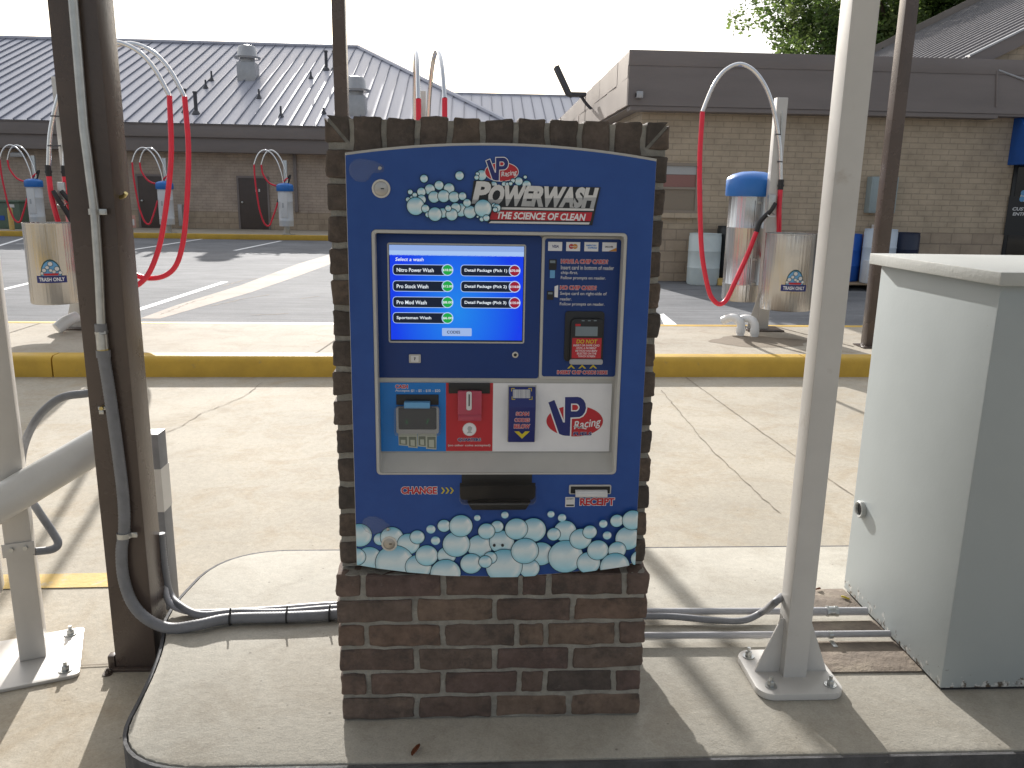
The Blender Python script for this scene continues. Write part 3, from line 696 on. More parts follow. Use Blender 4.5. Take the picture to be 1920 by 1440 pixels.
# --- foam bubbles
def bubble(mb, place, u, v, r, k, outline_=True, n=26):
    if outline_:
        mb.face([mb.bm.verts.new(place(u+(r+.0015)*math.cos(2*PI*i/n), v+(r+.0015)*math.sin(2*PI*i/n), k)) for i in range(n)], 'bubble_print', (.006, .03, .05))
    rings = [0, .3, .55, .78, .93, 1.]
    def colr(a, b2):
        rr = math.hypot(a, b2); t = max(-1, min(1, b2))
        pale = Vector((.72, .83, .86)); blue = Vector((.13, .46, .66)); cy = Vector((.40, .74, .86))
        c = pale.lerp(blue, max(0, t-.15)/.85) if t > .15 else pale.lerp(cy, min(1, max(0, -t-.05)*1.3))
        if rr > .8: c = c.lerp(Vector((.16, .44, .54)), (rr-.8)*2.2)
        h = 1.3*math.exp(-((a-.58)**2+(b2-.40)**2)/.03)+.9*math.exp(-((rr-.82)**2)/.006)*max(0, math.cos(math.atan2(b2, a)+.35))**6
        return c.lerp(Vector((.9, .93, .93)), min(.9, h))
    vr = []
    for q in rings:
        vr.append([(mb.bm.verts.new(place(u+r*q*math.cos(2*PI*i/n), v+r*q*math.sin(2*PI*i/n), k+1)), colr(q*math.cos(2*PI*i/n), q*math.sin(2*PI*i/n))) for i in range(n)] if q else [(mb.bm.verts.new(place(u, v, k+1)), colr(0, 0))])
    for a in range(len(rings)-1):
        for i in range(n):
            j = (i+1) % n
            vs = [vr[a][0], vr[a+1][i], vr[a+1][j]] if a == 0 else [vr[a][i], vr[a+1][i], vr[a+1][j], vr[a][j]]
            fc = mb.face([x[0] for x in vs], 'bubble_print')
            if fc:
                for l, x in zip(fc.loops, vs): l[mb.cl] = rgb(x[1])
LOW = [(50, 430, 80), (115, 585, 85), (30, 570, 60), (50, 680, 55), (185, 455, 42), (262, 445, 75), (370, 485, 72), (280, 610, 125), (435, 635, 85), (428, 440, 47), (490, 560, 72), (620, 560, 60), (517, 388, 30), (547, 462, 30), (603, 365, 42), (835, 500, 80), (683, 485, 88), (713, 365, 75), (613, 675, 98), (820, 312, 21), (980, 470, 80), (780, 610, 70), (950, 368, 40), (880, 398, 54), (1000, 292, 24), (1185, 390, 82), (1075, 383, 73), (1235, 545, 80), (1160, 640, 65), (995, 625, 118), (905, 570, 42), (872, 595, 42), (1130, 525, 88), (1300, 285, 23), (1392, 395, 72), (1372, 308, 27), (1318, 415, 43), (1395, 560, 112), (1493, 445, 70), (1553, 400, 45), (1545, 600, 75), (1605, 517, 68), (1800, 440, 80), (1730, 517, 57), (1715, 625, 95), (1640, 345, 27), (1665, 420, 28), (1728, 325, 42), (1830, 320, 66), (1875, 570, 55)]
mb = MB(color=True); pl2 = lambda u, v, k: (u, Y0-.0016-.00011*k, v)
for i, (zx, zy, r) in enumerate(LOW):
    u, v = fx(*z2(zx, zy, 660, 880, 3.491)); u2 = fx(*z2(zx+r, zy, 660, 880, 3.491))[0]
    bubble(mb, pl2, u, v, u2-u, 2*i, r > 33)
def clip(co, no): bmesh.ops.bisect_plane(mb.bm, geom=list(mb.bm.verts)+list(mb.bm.edges)+list(mb.bm.faces), plane_co=co, plane_no=no, clear_outer=True)
clip((xl+.002, 0, 0), (-1, 0, 0)); clip((xr-.002, 0, 0), (1, 0, 0))
for i in range(9):
    x = xl+(xr-xl)*i/8; sl = .034*2*(x-.006)/.35**2; clip((x, 0, zbot(x)+.0045), (sl, 0, -1))
mb.build('bubble_graphic', kio, sharp=False, recalc=False)
TOPB = [(930, 480, 45), (1355, 445, 50), (765, 640, 28), (740, 730, 27), (785, 705, 20), (820, 675, 27), (1000, 610, 60), (1110, 560, 52), (1230, 600, 62), (1050, 700, 66), (1165, 690, 70), (1290, 700, 62), (900, 640, 50), (900, 730, 52), (1390, 690, 45), (830, 810, 103), (948, 838, 45), (1155, 890, 55), (980, 910, 32), (1062, 905, 80), (1370, 855, 75), (1480, 880, 72), (1310, 830, 57), (1262, 910, 68), (1220, 835, 35), (1445, 770, 45), (1765, 800, 25), (1800, 832, 44), (1780, 850, 27), (1635, 835, 100), (1620, 965, 25), (1675, 950, 36), (1570, 935, 12)]
mb = MB(color=True)
for i, (zx, zy, r) in enumerate(TOPB):
    u, v = fx(*z2(zx, zy, 650, 260, 6.4)); u2 = fx(*z2(zx+r, zy, 650, 260, 6.4))[0]; bubble(mb, pl2, u, v, u2-u, 40+2*i, True)
mb.build('foam_graphic', kio, sharp=False, recalc=False); mb = MB(color=True)
for i, (zx, zy, r) in enumerate([(275, 375, 60), (225, 358, 20), (215, 402, 26), (420, 492, 40), (720, 448, 46), (815, 492, 50), (650, 440, 24), (545, 480, 28), (622, 475, 22), (580, 480, 18), (797, 397, 19)]):
    u, v = fx(*z2(zx, zy, 860, 270, 6.4)); u2 = fx(*z2(zx+r, zy, 860, 270, 6.4))[0]; bubble(mb, pl2, u, v, u2-u, 12+2*i, True)
mb.build('foam_graphic', kio, sharp=False, recalc=False)

def vplogo(G_, mp, k, s, fuels=True, script='Racing', rim='print_white'):
    """the letters V and P over a red oval; mp(zx, zy) maps sketch units to the surface"""
    ell = [(1180+425*math.cos(a), 715+232*math.sin(a)) for a in [2*PI*i/48 for i in range(48)]]
    blue = [(785, 435), (875, 398), (1006, 735), (1032, 735), (1035, 355), (1225, 352)] + [(1225+125*math.sin(rad(t)), 505-153*math.cos(rad(t))) for t in (20, 45, 70, 95, 120, 145, 168)] + [(1117, 662), (1108, 937), (1040, 935), (990, 925), (945, 905)]
    hole = [(1125, 452), (1200, 452)] + [(1200+52*math.sin(rad(t)), 510-58*math.cos(rad(t))) for t in (25, 60, 90, 120, 155)] + [(1200, 568), (1125, 568)]
    hin = [(1142, 470), (1195, 470)] + [(1195+36*math.sin(rad(t)), 510-40*math.cos(rad(t))) for t in (25, 60, 90, 120, 155)] + [(1195, 550), (1142, 550)]
    M = lambda P: [mp(x, y) for x, y in P]
    G_.poly(M(offset_poly(ell, 16)), rim, k); G_.poly(M(ell), 'print_red', k+1)
    G_.poly(M(offset_poly(blue, 20)), rim, k+2); G_.poly(M(blue), 'print_navy', k+3)
    G_.poly(M(hole), rim, k+4); G_.poly(M(hin), 'print_red', k+5)
    a = mp(1150, 845); b2 = mp(1590, 690)
    G_.text(script, a[0], a[1]+.25*(b2[1]-a[1])*0, b2[0], b2[1]-.0, 'print_white', k+4, bold=.015, shear=.25, rot=rad(9))
    c = mp(1165, 800); d = mp(1360, 838)
    G_.poly([mp(1160, 800), mp(1170, 785), mp(1360, 825), mp(1352, 838)], 'print_white', k+4)
    if fuels:
        a = mp(1155, 928); b2 = mp(1440, 880); G_.text('FUELS', a[0], a[1], b2[0], b2[1], 'print_white', k+4, bold=.06, shear=.15, grow=.0005); G_.text('FUELS', a[0], a[1], b2[0], b2[1], 'print_navy', k+5, bold=.04, shear=.15)
gr = Gr(lambda u, v, k: (u, Y0-.0016-.00011*(k+34), v))
def mp7(zx, zy): return fx(860+zx/6.4, 270+zy/6.4)
def _m(zx, zy):  # sketch of zoom 5 scaled onto the small oval of zoom 7
    return mp7(515+(zx-1180)*.465, 340+(zy-715)*.47-5)
gr2 = Gr(lambda u, v, k: (u, Y0-.0016-.00011*(k+20), v)); vplogo(gr2, _m, 0, 1, fuels=False)
gr2.build('brand_emblem', kio)
gr = Gr(lambda u, v, k: (u, Y0-.0016-.00011*(k+34), v))
# black drop shape behind the wordmark
gr.poly([mp7(140, 735), mp7(180, 440), mp7(390, 440), mp7(400, 500), mp7(1700, 520), mp7(1645, 760), mp7(1600, 975), mp7(345, 950), mp7(400, 770), mp7(500, 760), mp7(150, 735)], 'print_black', 0)
def words(body, x0, y0, x1, y1, mm, k, **kw):
    a = mp7(x0, y1); b2 = mp7(x1, y0); gr.text(body, a[0], a[1], b2[0], b2[1], mm, k, **kw)
words('P', 155, 450, 405, 715, 'print_silver', 1, bold=.05, shear=.22)
words('OWERWASH', 328, 507, 1680, 738, 'print_silver', 1, bold=.06, shear=.22, tilt=-.012)
gs = Gr(lambda u, v, k: (u, Y0-.0016-.00011*(k+34), v)); gr_, gr = gr, gs
words('P', 155, 450, 405, 715, 'print_silver_dark', 2, bold=.05, shear=.22)
words('OWERWASH', 328, 507, 1680, 738, 'print_silver_dark', 2, bold=.06, shear=.22, tilt=-.012)
c0 = mp7(150, 668); c1 = mp7(1680, 640); d = Vector((c1[0]-c0[0], 0, c1[1]-c0[1])); no = Vector((-d.z, 0, d.x)).normalized()
bmesh.ops.bisect_plane(gs.mb.bm, geom=list(gs.mb.bm.verts)+list(gs.mb.bm.edges)+list(gs.mb.bm.faces), plane_co=(c0[0], 0, c0[1]), plane_no=no, clear_outer=True)
gr = gr_; gr.mb.merge(gs.mb.bm, 'print_silver_dark'); gr.build('wordmark', kio)
gr = Gr(lambda u, v, k: (u, Y0-.0016-.00011*(k+34), v))
gr.poly([mp7(515, 758), mp7(1620, 775), mp7(1616, 802), mp7(510, 785)], 'print_silver', 1)
gr.poly([mp7(400, 795), mp7(1600, 820), mp7(1578, 925), mp7(370, 905)], 'print_red', 1)
gr.poly([mp7(385, 925), mp7(1568, 940), mp7(1560, 965), mp7(360, 948)], 'print_silver', 1)
words('THE SCIENCE OF CLEAN', 445, 828, 1525, 897, 'print_white', 2, bold=.035, shear=.2, tilt=-.008)
gr.build('slogan', kio)

# --- inner panels
pan = yplane(YP-.003)
def pr(zx0, zy0, zx1, zy1, ox, oy, sc, y=YP-.003): return frect(ox+zx0/sc, oy+zy0/sc, ox+zx1/sc, oy+zy1/sc, y)
def panel(name, x0, y0, x1, y1, m, r=.007, t=.003):
    u0, v0, u1, v1 = frect(x0, y0, x1, y1, YP-.003)
    mb = MB(); P = rrect(u0, v0, u1, v1, r); mb.prism([(x, YP+.0005, z) for x, z in P[::-1]], (0, -t-.0005, 0), m, bev=.0008); return mb.build(name, kio)
scp = panel('screen_panel', 704, 440, 1013, 709, 'kiosk_blue_deep')
u0, v0, u1, v1 = frect(1016, 446, 1162, 709, YP-.006)
mb = MB(); mb.prism([(x, YP+.0005, z) for x, z in rrect(u0-.003, v0-.003, u1+.003, v1+.003, .007)[::-1]], (0, -.0055, 0), 'kiosk_grey', bev=.001); mb.build('card_panel_frame', kio)
YC = YP-.0055
u0, v0, u1, v1 = frect(1019, 448, 1159, 706, YC)
mb = MB(); mb.prism([(x, YC+.0005, z) for x, z in rrect(u0, v0, u1, v1, .006)[::-1]], (0, -.0012, 0), 'kiosk_blue_deep'); cdp = mb.build('card_panel', kio)
# screen
YS = YP-.0035
def S(zx, zy, y=YS): return fx(700+zx/6.4, 430+zy/6.4, y)
def sr(zx0, zy0, zx1, zy1): return frect(700+zx0/6.4, 430+zy0/6.4, 700+zx1/6.4, 430+zy1/6.4, YS)
u0, v0, u1, v1 = sr(190, 175, 1808, 1360); cxs = (u0+u1)/2
u0, u1 = S(205, 760)[0]-.002, S(1793, 760)[0]+.002
mb = MB(); mb.prism([(x, YP, z) for x, z in rrect(u0-.004, v0-.001, u1+.004, v1+.001, .005)[::-1]], (0, -.005, 0), 'kiosk_grey', bev=.001); mb.build('screen_frame', kio)
YS = YP-.0053
gr = Gr(yplane(YS))
gr.rect(u0, v0+.003, u1, v1-.003, 'screen_dark', 0); a = S(225, 1320)[1]
gr.rect(u0+.002, a, u1-.002, S(1000, 310)[1], 'screen_blue', 1)
b1 = S(1000, 195)[1]; b2_ = S(1000, 262)[1]; b3 = S(1000, 318)[1]
gr.rect(u0+.001, b2_, u1-.001, b1, 'screen_bar', 1); gr.rect(u0+.001, b3, u1-.001, b2_, 'screen_bar_low', 1)
scr = gr.build('touch_screen', kio)
bt = Gr(yplane(YS)); tx = Gr(yplane(YS))
def srect(x0, y0, x1, y1): return frect(700+x0/6.4, 430+y0/6.4, 700+x1/6.4, 430+y1/6.4, YS)
def button(x0, y0, x1, y1, cx, label, tx1, price, green):
    bt = tx = Gr(yplane(YS))
    q = srect(x0, y0, x1, y1); h = (q[3]-q[1])
    bt.rect(q[0], q[1], q[2], q[3], 'screen_rim', 2, r=h*.3)
    e = .0011; bt.rect(q[0]+e, q[1]+e, q[2]-e, q[3]-e, 'screen_dark', 3, r=h*.27)
    c = srect(cx-70, (y0+y1)/2-70, cx+70, (y0+y1)/2+70); ru = (c[2]-c[0])/2
    bt.disc((c[0]+c[2])/2, (c[1]+c[3])/2, ru, ru, 'screen_rim', 4); bt.disc((c[0]+c[2])/2, (c[1]+c[3])/2, ru*.86, ru*.86, 'screen_green' if green else 'screen_red', 5)
    ym = (y0+y1)/2; t = srect(x0+48, ym-22, tx1, ym+24); tx.text(label, t[0], t[1], t[2], t[3], 'screen_text', 6, bold=.012)
    t = srect(cx-56, ym-14, cx+60, ym+18); tx.text(price, t[0], t[1], t[2], t[3], 'screen_text', 6, bold=.012); bt.build('screen_button', scr)
for y0, y1, lab, e, prc in ((422, 552, 'Nitro Power Wash', 725, '$18.00'), (617, 747, 'Pro Stock Wash', 660, '$12.00'), (809, 940, 'Pro Mod Wash', 640, '$8.00'), (998, 1129, 'Sportsman Wash', 695, '$6.00')): button(233, y0, 900, y1, 890, lab, e, prc, True)
for y0, y1, lab, e, prc in ((428, 564, 'Detail Package (Pick 1)', 1605, '$70.00'), (623, 755, 'Detail Package (Pick 2)', 1600, '$110.00'), (816, 947, 'Detail Package (Pick 3)', 1595, '$135.00')): button(1048, y0, 1700, y1, 1695, lab, e, prc, False)
q = srect(825, 1185, 1180, 1280); bt.rect(q[0], q[1], q[2], q[3], 'screen_button_face', 2, r=.002)
t = srect(883, 1215, 1043, 1250); bt.text('CODES', t[0], t[1], t[2], t[3], 'screen_dark', 6, bold=.02)
t = srect(262, 338, 608, 380); tx.text('Select a wash', t[0], t[1], t[2], t[3], 'screen_text', 6, bold=.01, shear=.2)
bt.build('codes_button', scr); tx.build('screen_title', scr)
# card side lettering
CC = lambda zx, zy: (1000+zx/5.144, 430+zy/5.144)
YL = YC-.0014; cg = Gr(yplane(YL)); lg = Gr(yplane(YL))
def cr_(x0, y0, x1, y1): a = CC(x0, y0); b2 = CC(x1, y1); return frect(a[0], a[1], b2[0], b2[1], YL)
for q in ((143, 121, 278, 208), (317, 123, 452, 210), (492, 124, 627, 212), (665, 126, 803, 213)): t = cr_(*q); cg.rect(t[0], t[1], t[2], t[3], 'print_white', 0)
t = cr_(178, 150, 250, 178); cg.text('VISA', t[0], t[1], t[2], t[3], 'print_navy', 1, bold=.03, shear=.2)
for x, mm in ((367, 'print_red'), (402, 'print_orange')): t = cr_(x-24, 141, x+24, 189); r = (t[2]-t[0])/2; cg.disc((t[0]+t[2])/2, (t[1]+t[3])/2, r, r, mm, 1 if mm == 'print_red' else 2)
t = cr_(355, 158, 415, 172); cg.text('MasterCard', t[0], t[1], t[2], t[3], 'print_white', 3, bold=.02)
t = cr_(508, 147, 606, 163); cg.text('AMERICAN', t[0], t[1], t[2], t[3], 'print_cyan', 1, bold=.03); t = cr_(526, 170, 612, 187); cg.text('EXPRESS', t[0], t[1], t[2], t[3], 'print_cyan', 1, bold=.03)
t = cr_(693, 160, 770, 177); cg.text('DISCOVER', t[0], t[1], t[2], t[3], 'print_black', 1, bold=.03)
a, b2, c = [fx(*CC(*p), YL) for p in ((725, 212), (802, 212), (802, 178))]; cg.poly([a, b2, c], 'print_orange', 1)
cg.build('card_logos', cdp)
def ol(G_, body, q, k=1, bold=.04, ext=.0007, c1='print_red', c2='print_white', **kw):
    G_.text(body, q[0], q[1], q[2], q[3], c2, k, bold=bold+.045, ref=1, grow=ext, **kw); G_.text(body, q[0], q[1], q[2], q[3], c1, k+1, bold=bold, **kw)
ol(lg, 'HAVE A CHIP CARD?', cr_(268, 290, 720, 331)); ol(lg, 'NO CHIP CARD?', cr_(258, 543, 610, 583)); ol(lg, 'INSERT CHIP CARDS HERE', cr_(230, 1362, 713, 1396))
lg.build('card_heading', cdp); lg = Gr(yplane(YL))
for bd, q in (('Insert card in bottom of reader', (266, 350, 778, 390)), ('chip-first.', (266, 402, 430, 440)), ('Follow prompts on reader.', (265, 453, 697, 492)), ('Swipe card on right-side of', (258, 604, 708, 644)), ('reader.', (257, 656, 370, 686)), ('Follow prompts on reader.', (255, 706, 685, 744))):
    t = cr_(*q); lg.text(bd, t[0], t[1], t[2], t[3], 'print_silver', 1, bold=.01)
lg.build('card_instructions', cdp); lg = Gr(yplane(YL))
for x in (365, 471, 577):
    lg.poly([fx(*CC(*p), YL) for p in ((x-38, 1342), (x, 1304), (x+38, 1342), (x+20, 1342), (x, 1324), (x-20, 1342))][::-1], 'print_yellow', 1)
for q, mm in (((150, 290, 225, 390), 'print_black'), ((160, 300, 212, 325), 'lcd_grey'), ((160, 395, 208, 470), 'print_ltblue'), ((130, 595, 195, 680), 'print_black'), ((142, 606, 185, 626), 'lcd_grey')): t = cr_(*q); lg.rect(t[0], t[1], t[2], t[3], mm, 1 if mm in ('print_black', 'print_ltblue') else 2)
lg.poly([fx(*CC(*p), YL) for p in ((203, 652), (236, 657), (240, 537), (205, 550))], 'print_white', 1)
lg.build('card_diagram', cdp)
# card reader
t = cr_(300, 790, 677, 1272)
mb = MB(); mb.prism([(x, YC, z) for x, z in rrect(t[0], t[1], t[2], t[3], .008)[::-1]], (0, -.004, 0), 'black_plastic', bev=.001)
rd = mb.build('card_reader', kio)
t = cr_(350, 852, 664, 1287)
mb = MB(); P = rrect(t[0], t[1], t[2], t[3], .013)
mb.prism([(x, YC-.004, z) for x, z in P[::-1]], (0, -.012, 0), 'black_plastic', bev=.0025)
mb.prism([(x, YC-.0145, z) for x, z in rrect(t[0]-.001, t[1]-.001, t[2]+.001, t[1]+.012, .005)[::-1]], (0, -.005, 0), 'grey_pvc', bev=.001)
mb.build('reader_face', rd)
YR = YC-.0166; rg = Gr(yplane(YR)); 
def rr_(x0, y0, x1, y1): a = CC(x0, y0); b2 = CC(x1, y1); return frect(a[0], a[1], b2[0], b2[1], YR)
ang = rrect(*rr_(358, 862, 656, 1276), .012); rin = rrect(*rr_(366, 874, 648, 1268), .010)
t = rr_(405, 938, 620, 1030); rg.rect(t[0], t[1], t[2], t[3], 'lcd_grey', 1)
t = rr_(405, 912, 455, 934); rg.rect(t[0], t[1], t[2], t[3], 'print_red', 1)
for x in (480, 540, 597): t = rr_(x-14, 876, x+14, 886); rg.rect(t[0], t[1], t[2], t[3], 'lcd_grey', 1)
t = rr_(372, 1048, 655, 1245); rg.rect(t[0], t[1], t[2], t[3], 'print_red', 1)
t = rr_(415, 1062, 618, 1102); rg.text('DO NOT', t[0], t[1], t[2], t[3], 'print_yellow', 2, bold=.02, shear=.15)
for i, (bd, x0, x1) in enumerate((('INSERT OR SWIPE CARD', 385, 640), ('UNTIL A PAYMENT', 412, 610), ('METHOD HAS BEEN', 405, 615), ('SELECTED ON THE', 418, 608), ('TOUCH SCREEN', 428, 597))):
    t = rr_(x0, 1110+26*i, x1, 1129+26*i); rg.text(bd, t[0], t[1], t[2], t[3], 'print_white', 2, bold=.01, shear=.15)
rg.build('reader_label', rd)
# small button and speaker hole on the screen panel
mb = MB(); t = frect(767, 664, 789, 680, YP-.003); mb.prism([(x, YP-.003, z) for x, z in rrect(*t, .002)[::-1]], (0, -.004, 0), 'kiosk_grey', bev=.0008)
hb = mb.build('help_button', kio); gq = Gr(yplane(YP-.0073)); gq.rect(t[0]+.005, t[1]+.003, t[2]-.005, t[3]-.003, 'print_silver', 0); c = ((t[0]+t[2])/2, (t[1]+t[3])/2); gq.text('?', c[0]-.0022, c[1]-.0037, c[0]+.0022, c[1]+.0037, 'print_black', 1, bold=.04); gq.build('help_mark', hb)
c = f(966, 665, YP-.003); mb = MB(); mb.lathe([(.0075, 0), (.0075, .003), (.004, .004), (.004, .001)], (c.x, YP-.003, c.z), 'lock_ring', 20, 'Y', capt=False); mb.lathe([(.0042, 0), (.0042, .0015)], (c.x, YP-.003, c.z), 'black_plastic', 16, 'Y'); mb.build('sensor_hole', kio)
# lower panel: bills, coins, scanner, logo
Z4 = lambda zx, zy: (700+zx/8, 700+zy/8)
Z5 = lambda zx, zy: (930+zx/8, 700+zy/8)
YW = YP-.002
def q4(x0, y0, x1, y1, y=YW): a = Z4(x0, y0); b2 = Z4(x1, y1); return frect(a[0], a[1], b2[0], b2[1], y)
def q5(x0, y0, x1, y1, y=YW): a = Z5(x0, y0); b2 = Z5(x1, y1); return frect(a[0], a[1], b2[0], b2[1], y)
pg = Gr(yplane(YW))
xa = q4(108, 140, 1090, 1165); xb = q4(1095, 135, 1792, 1158); xc = q5(-130, 135, 1720, 1160); bot = zsh+.003; top = xa[3]
pg.rect(xa[0], bot, xa[2], top, 'print_cyan', 0); pg.rect(xa[2], bot+.001, xb[2], top, 'print_red', 0); pg.rect(xb[2], bot, xc[2], top, 'print_white', 0)
pp = pg.build('payment_panel', kio)
pl3 = Gr(yplane(YW)); ol(pl3, 'CASH', q4(330, 170, 518, 226), 1)
for bd, x0, x1 in (('Accepts:', 328, 552), ('$1', 566, 612), ('-', 640, 658), ('$5', 675, 725), ('-', 748, 766), ('$10', 785, 862), ('-', 885, 903), ('$20', 922, 1005)):
    t = q4(x0, 240 if bd != '-' else 262, x1, 284 if bd != '-' else 268); pl3.text(bd, t[0], t[1], t[2], t[3], 'print_silver', 1, bold=.015)
pl3.build('cash_lettering', pp); pl3 = Gr(yplane(YW)); ol(pl3, 'QUARTERS', q4(1265, 972, 1612, 1024), 1, c1='print_navy', c2='print_silver'); t = q4(1120, 1062, 1755, 1103); pl3.text('(no other coins accepted)', t[0], t[1], t[2], t[3], 'print_silver', 1, bold=.01)
# printed coin and banknotes
a = fx(*Z4(1442, 840), YW); r = q4(1442, 800, 1545, 840); r = r[2]-r[0]; pl3.disc(a[0], a[1], r, r, 'print_silver', 1); pl3.disc(a[0], a[1], r*.88, r*.88, 'print_white', 2)
pl3.poly([(a[0]+r*x, a[1]+r*y) for x, y in ((-.4, -.6), (.45, -.55), (.2, -.3), (.35, .0), (.4, .3), (.1, .5), (-.2, .42), (-.3, .1), (-.15, -.25))], 'print_silver_dark', 3)
pl3.build('coin_lettering', pp); pl3 = Gr(yplane(YW))
for i, (x0, y0, x1, y1, sk) in enumerate(((375, 900, 520, 1078, 6), (520, 900, 660, 1108, 4), (665, 895, 800, 1095, 3), (795, 900, 950, 1130, -4))):
    P = [(x0+sk, y1), (x1+sk, y1+12), (x1, y0), (x0, y0)]; pl3.poly([fx(*Z4(*p), YW) for p in P], 'print_bill', 1+2*(i % 2))
    P = [(x0+16, y1-16), (x1-14, y1-6), (x1-16, y0+50), (x0+14, y0+50)]; pl3.poly([fx(*Z4(*p), YW) for p in P], 'print_bill_dark', 2+2*(i % 2))
    P = [(x0+40, y1-28), (x1-38, y1-20), (x1-40, y0+95), (x0+38, y0+95)]; pl3.poly([fx(*Z4(*p), YW) for p in P], 'print_bill', 3+2*(i % 2))
pl3.build('banknote_print', pp)
vg = Gr(yplane(YW)); vplogo(vg, lambda x, y: fx(*Z5(x, y), YW), 1, 1); vg.build('brand_emblem', pp)
# bill acceptor
t = q4(345, 315, 980, 470); mb = MB(); mb.box(t[0], t[2], YW-.003, YW-.0003, t[1], t[3], 'black_plastic', .0008)
t = q4(470, 405, 855, 495); mb.box(t[0], t[2], YW-.022, YW-.0035, t[1], t[3], 'print_ltblue', .0015)
ba = mb.build('bill_acceptor', kio)
t = q4(345, 490, 985, 890); mb = MB(); mb.prism([(x, YW-.0005, z) for x, z in rrect(*t, .006)[::-1]], (0, -.010, 0), 'kiosk_grey_dark', bev=.002); t = q4(378, 512, 948, 842, YW-.0108); mb.prism([(x, YW-.0107, z) for x, z in rrect(*t, .004)[::-1]], (0, -.0006, 0), 'black_plastic'); mb.build('acceptor_slot', ba)
gl = Gr(yplane(YW-.0116)); 
for x, y in ((500, 722), (505, 745), (492, 690), (520, 700), (812, 720), (805, 745), (820, 690), (828, 705)): t = fx(*Z4(x, y), YW-.0116); rr0 = .0008 if y > 715 else .0004; gl.disc(t[0], t[1], rr0, rr0, 'led_green', 1, 8)
gl.build('indicator_leds', ba)
t = q4(322, 478, 1012, 905); P = rrect(t[0], t[1], t[2], t[3], .008); P2 = rrect(t[0]+.004, t[1]+.006, t[2]-.004, t[3]-.004, .006)
mb = MB(); strip(mb, P, YW-.0004, P, YW-.022, 'clear_plastic'); strip(mb, P, YW-.022, P2, YW-.026, 'clear_plastic'); mb.face([mb.bm.verts.new((x, YW-.026, z)) for x, z in P2], 'clear_plastic'); mb.build('acceptor_cover', ba)
# coin slot
t = q4(1130, 142, 1750, 298); mb = MB(); mb.box(t[0], t[2], YW-.004, YW-.0003, t[1], t[3], 'black_plastic', .0008); cs = mb.build('coin_slot', kio)
t = q4(1265, 245, 1625, 600); mb = MB(); mb.box(t[0], t[2], YW-.016, YW-.0045, t[1], t[3], 'clear_red', .003); t2 = q4(1270, 605, 1620, 700); mb.box(t2[0], t2[2], YW-.010, YW-.0006, t2[1], t2[3], 'clear_red', .002); mb.build('coin_guard', cs)
t = q4(1395, 272, 1475, 552, YW-.0165); mb = MB(); mb.prism([(x, YW-.0165, z) for x, z in rrect(*t, .0048)[::-1]], (0, -.0015, 0), 'print_silver'); t = q4(1428, 315, 1446, 492, YW-.018); mb.box(t[0], t[2], YW-.0186, YW-.0181, t[1], t[3], 'print_black'); mb.build('slot_plate', cs)
# code scanner
t = q5(185, 196, 582, 1012); zm = q5(185, 470, 582, 480)[3]
mb = MB(); prof = [(YW-.0003, t[3]), (YW-.006, t[3]), (YW-.024, zm), (YW-.012, t[1]), (YW-.0003, t[1])]
mb.prism([(t[0], y, z) for y, z in prof], (t[2]-t[0], 0, 0), 'print_navy', bev=.0012); sc = mb.build('code_scanner', kio)
mb = MB(); mb.box(t[0]-.0022, t[2]+.0022, YW-.0028, YW-.0002, t[1]-.002, t[3]+.003, 'kiosk_grey', .0006); mb.build('scanner_frame', sc)
def scanpt(u, v, k):
    if v >= zm: w = (v-zm)/(t[3]-zm); y = YW-.024+w*.018
    else: w = (zm-v)/(zm-t[1]); y = YW-.024+w*.012
    return (u, y-.0006-LAY*k, v)
sg = Gr(scanpt); 
def q5s(x0, y0, x1, y1): return q5(x0, y0, x1, y1, YW-.014)
q = q5s(255, 250, 520, 368); x = q[0]; random.seed(3)
while x < q[2]-.001:
    wd = random.choice((.0008, .0012, .002)); sg.rect(x, q[1], min(q[2], x+wd), q[3], 'print_silver', 1); x += wd+random.choice((.0006, .0009))
sg.build('barcode_print', sc); sg = Gr(scanpt)
for x, y, sx, sy in ((230, 230, 1, 1), (540, 230, -1, 1), (235, 390, 1, -1), (545, 390, -1, -1)):
    for w, h in ((52, 10), (10, 46)): qq = q5s(min(x, x+sx*w), min(y, y+sy*h), max(x, x+sx*w), max(y, y+sy*h)); sg.rect(*qq, 'print_yellow', 1)
for bd, qq in (('SCAN', (297, 565, 490, 622)), ('CODES', (277, 662, 503, 718)), ('BELOW', (270, 755, 508, 820))): ol(sg, bd, q5s(*qq), 1)
sg.poly([fx(*Z5(*p), YW-.014) for p in ((272, 865), (342, 865), (390, 912), (437, 865), (508, 865), (390, 980))][::-1], 'print_yellow', 1)
sg.build('scanner_lettering', sc)
# --- locks, covers and the lower controls
def lock(px, py, r1, r2, slot=True):
    c = f(px, py, Y0); mb = MB()
    mb.lathe([(r1, 0), (r1, .003), (r1*.93, .0042), (r2, .0042), (r2, .0018)], (c.x, Y0-.0016, c.z), 'lock_ring', 32, 'Y', capt=False)
    o = mb.build('lock', kio); mb = MB(); mb.lathe([(r2*.97, 0), (r2*.97, .0034), (r2*.9, .004)], (c.x, Y0-.0012, c.z), 'lock_metal', 32, 'Y'); mb.build('lock_barrel', o)
    mb = MB(); mb.box(c.x, c.x+r2*.42, Y0-.0058, Y0-.0053, c.z-.0012, c.z+.0012, 'black_plastic'); mb.box(c.x-r2*.05, c.x+r2*.1, Y0-.0058, Y0-.0053, c.z-.0006, c.z+.0006, 'black_plastic'); mb.build('keyhole', o)
lock(650+415/6.4, 260+600/6.4, .0205, .0163); lock(660+245/3.491, 880+483/3.491, .0195, .0148)
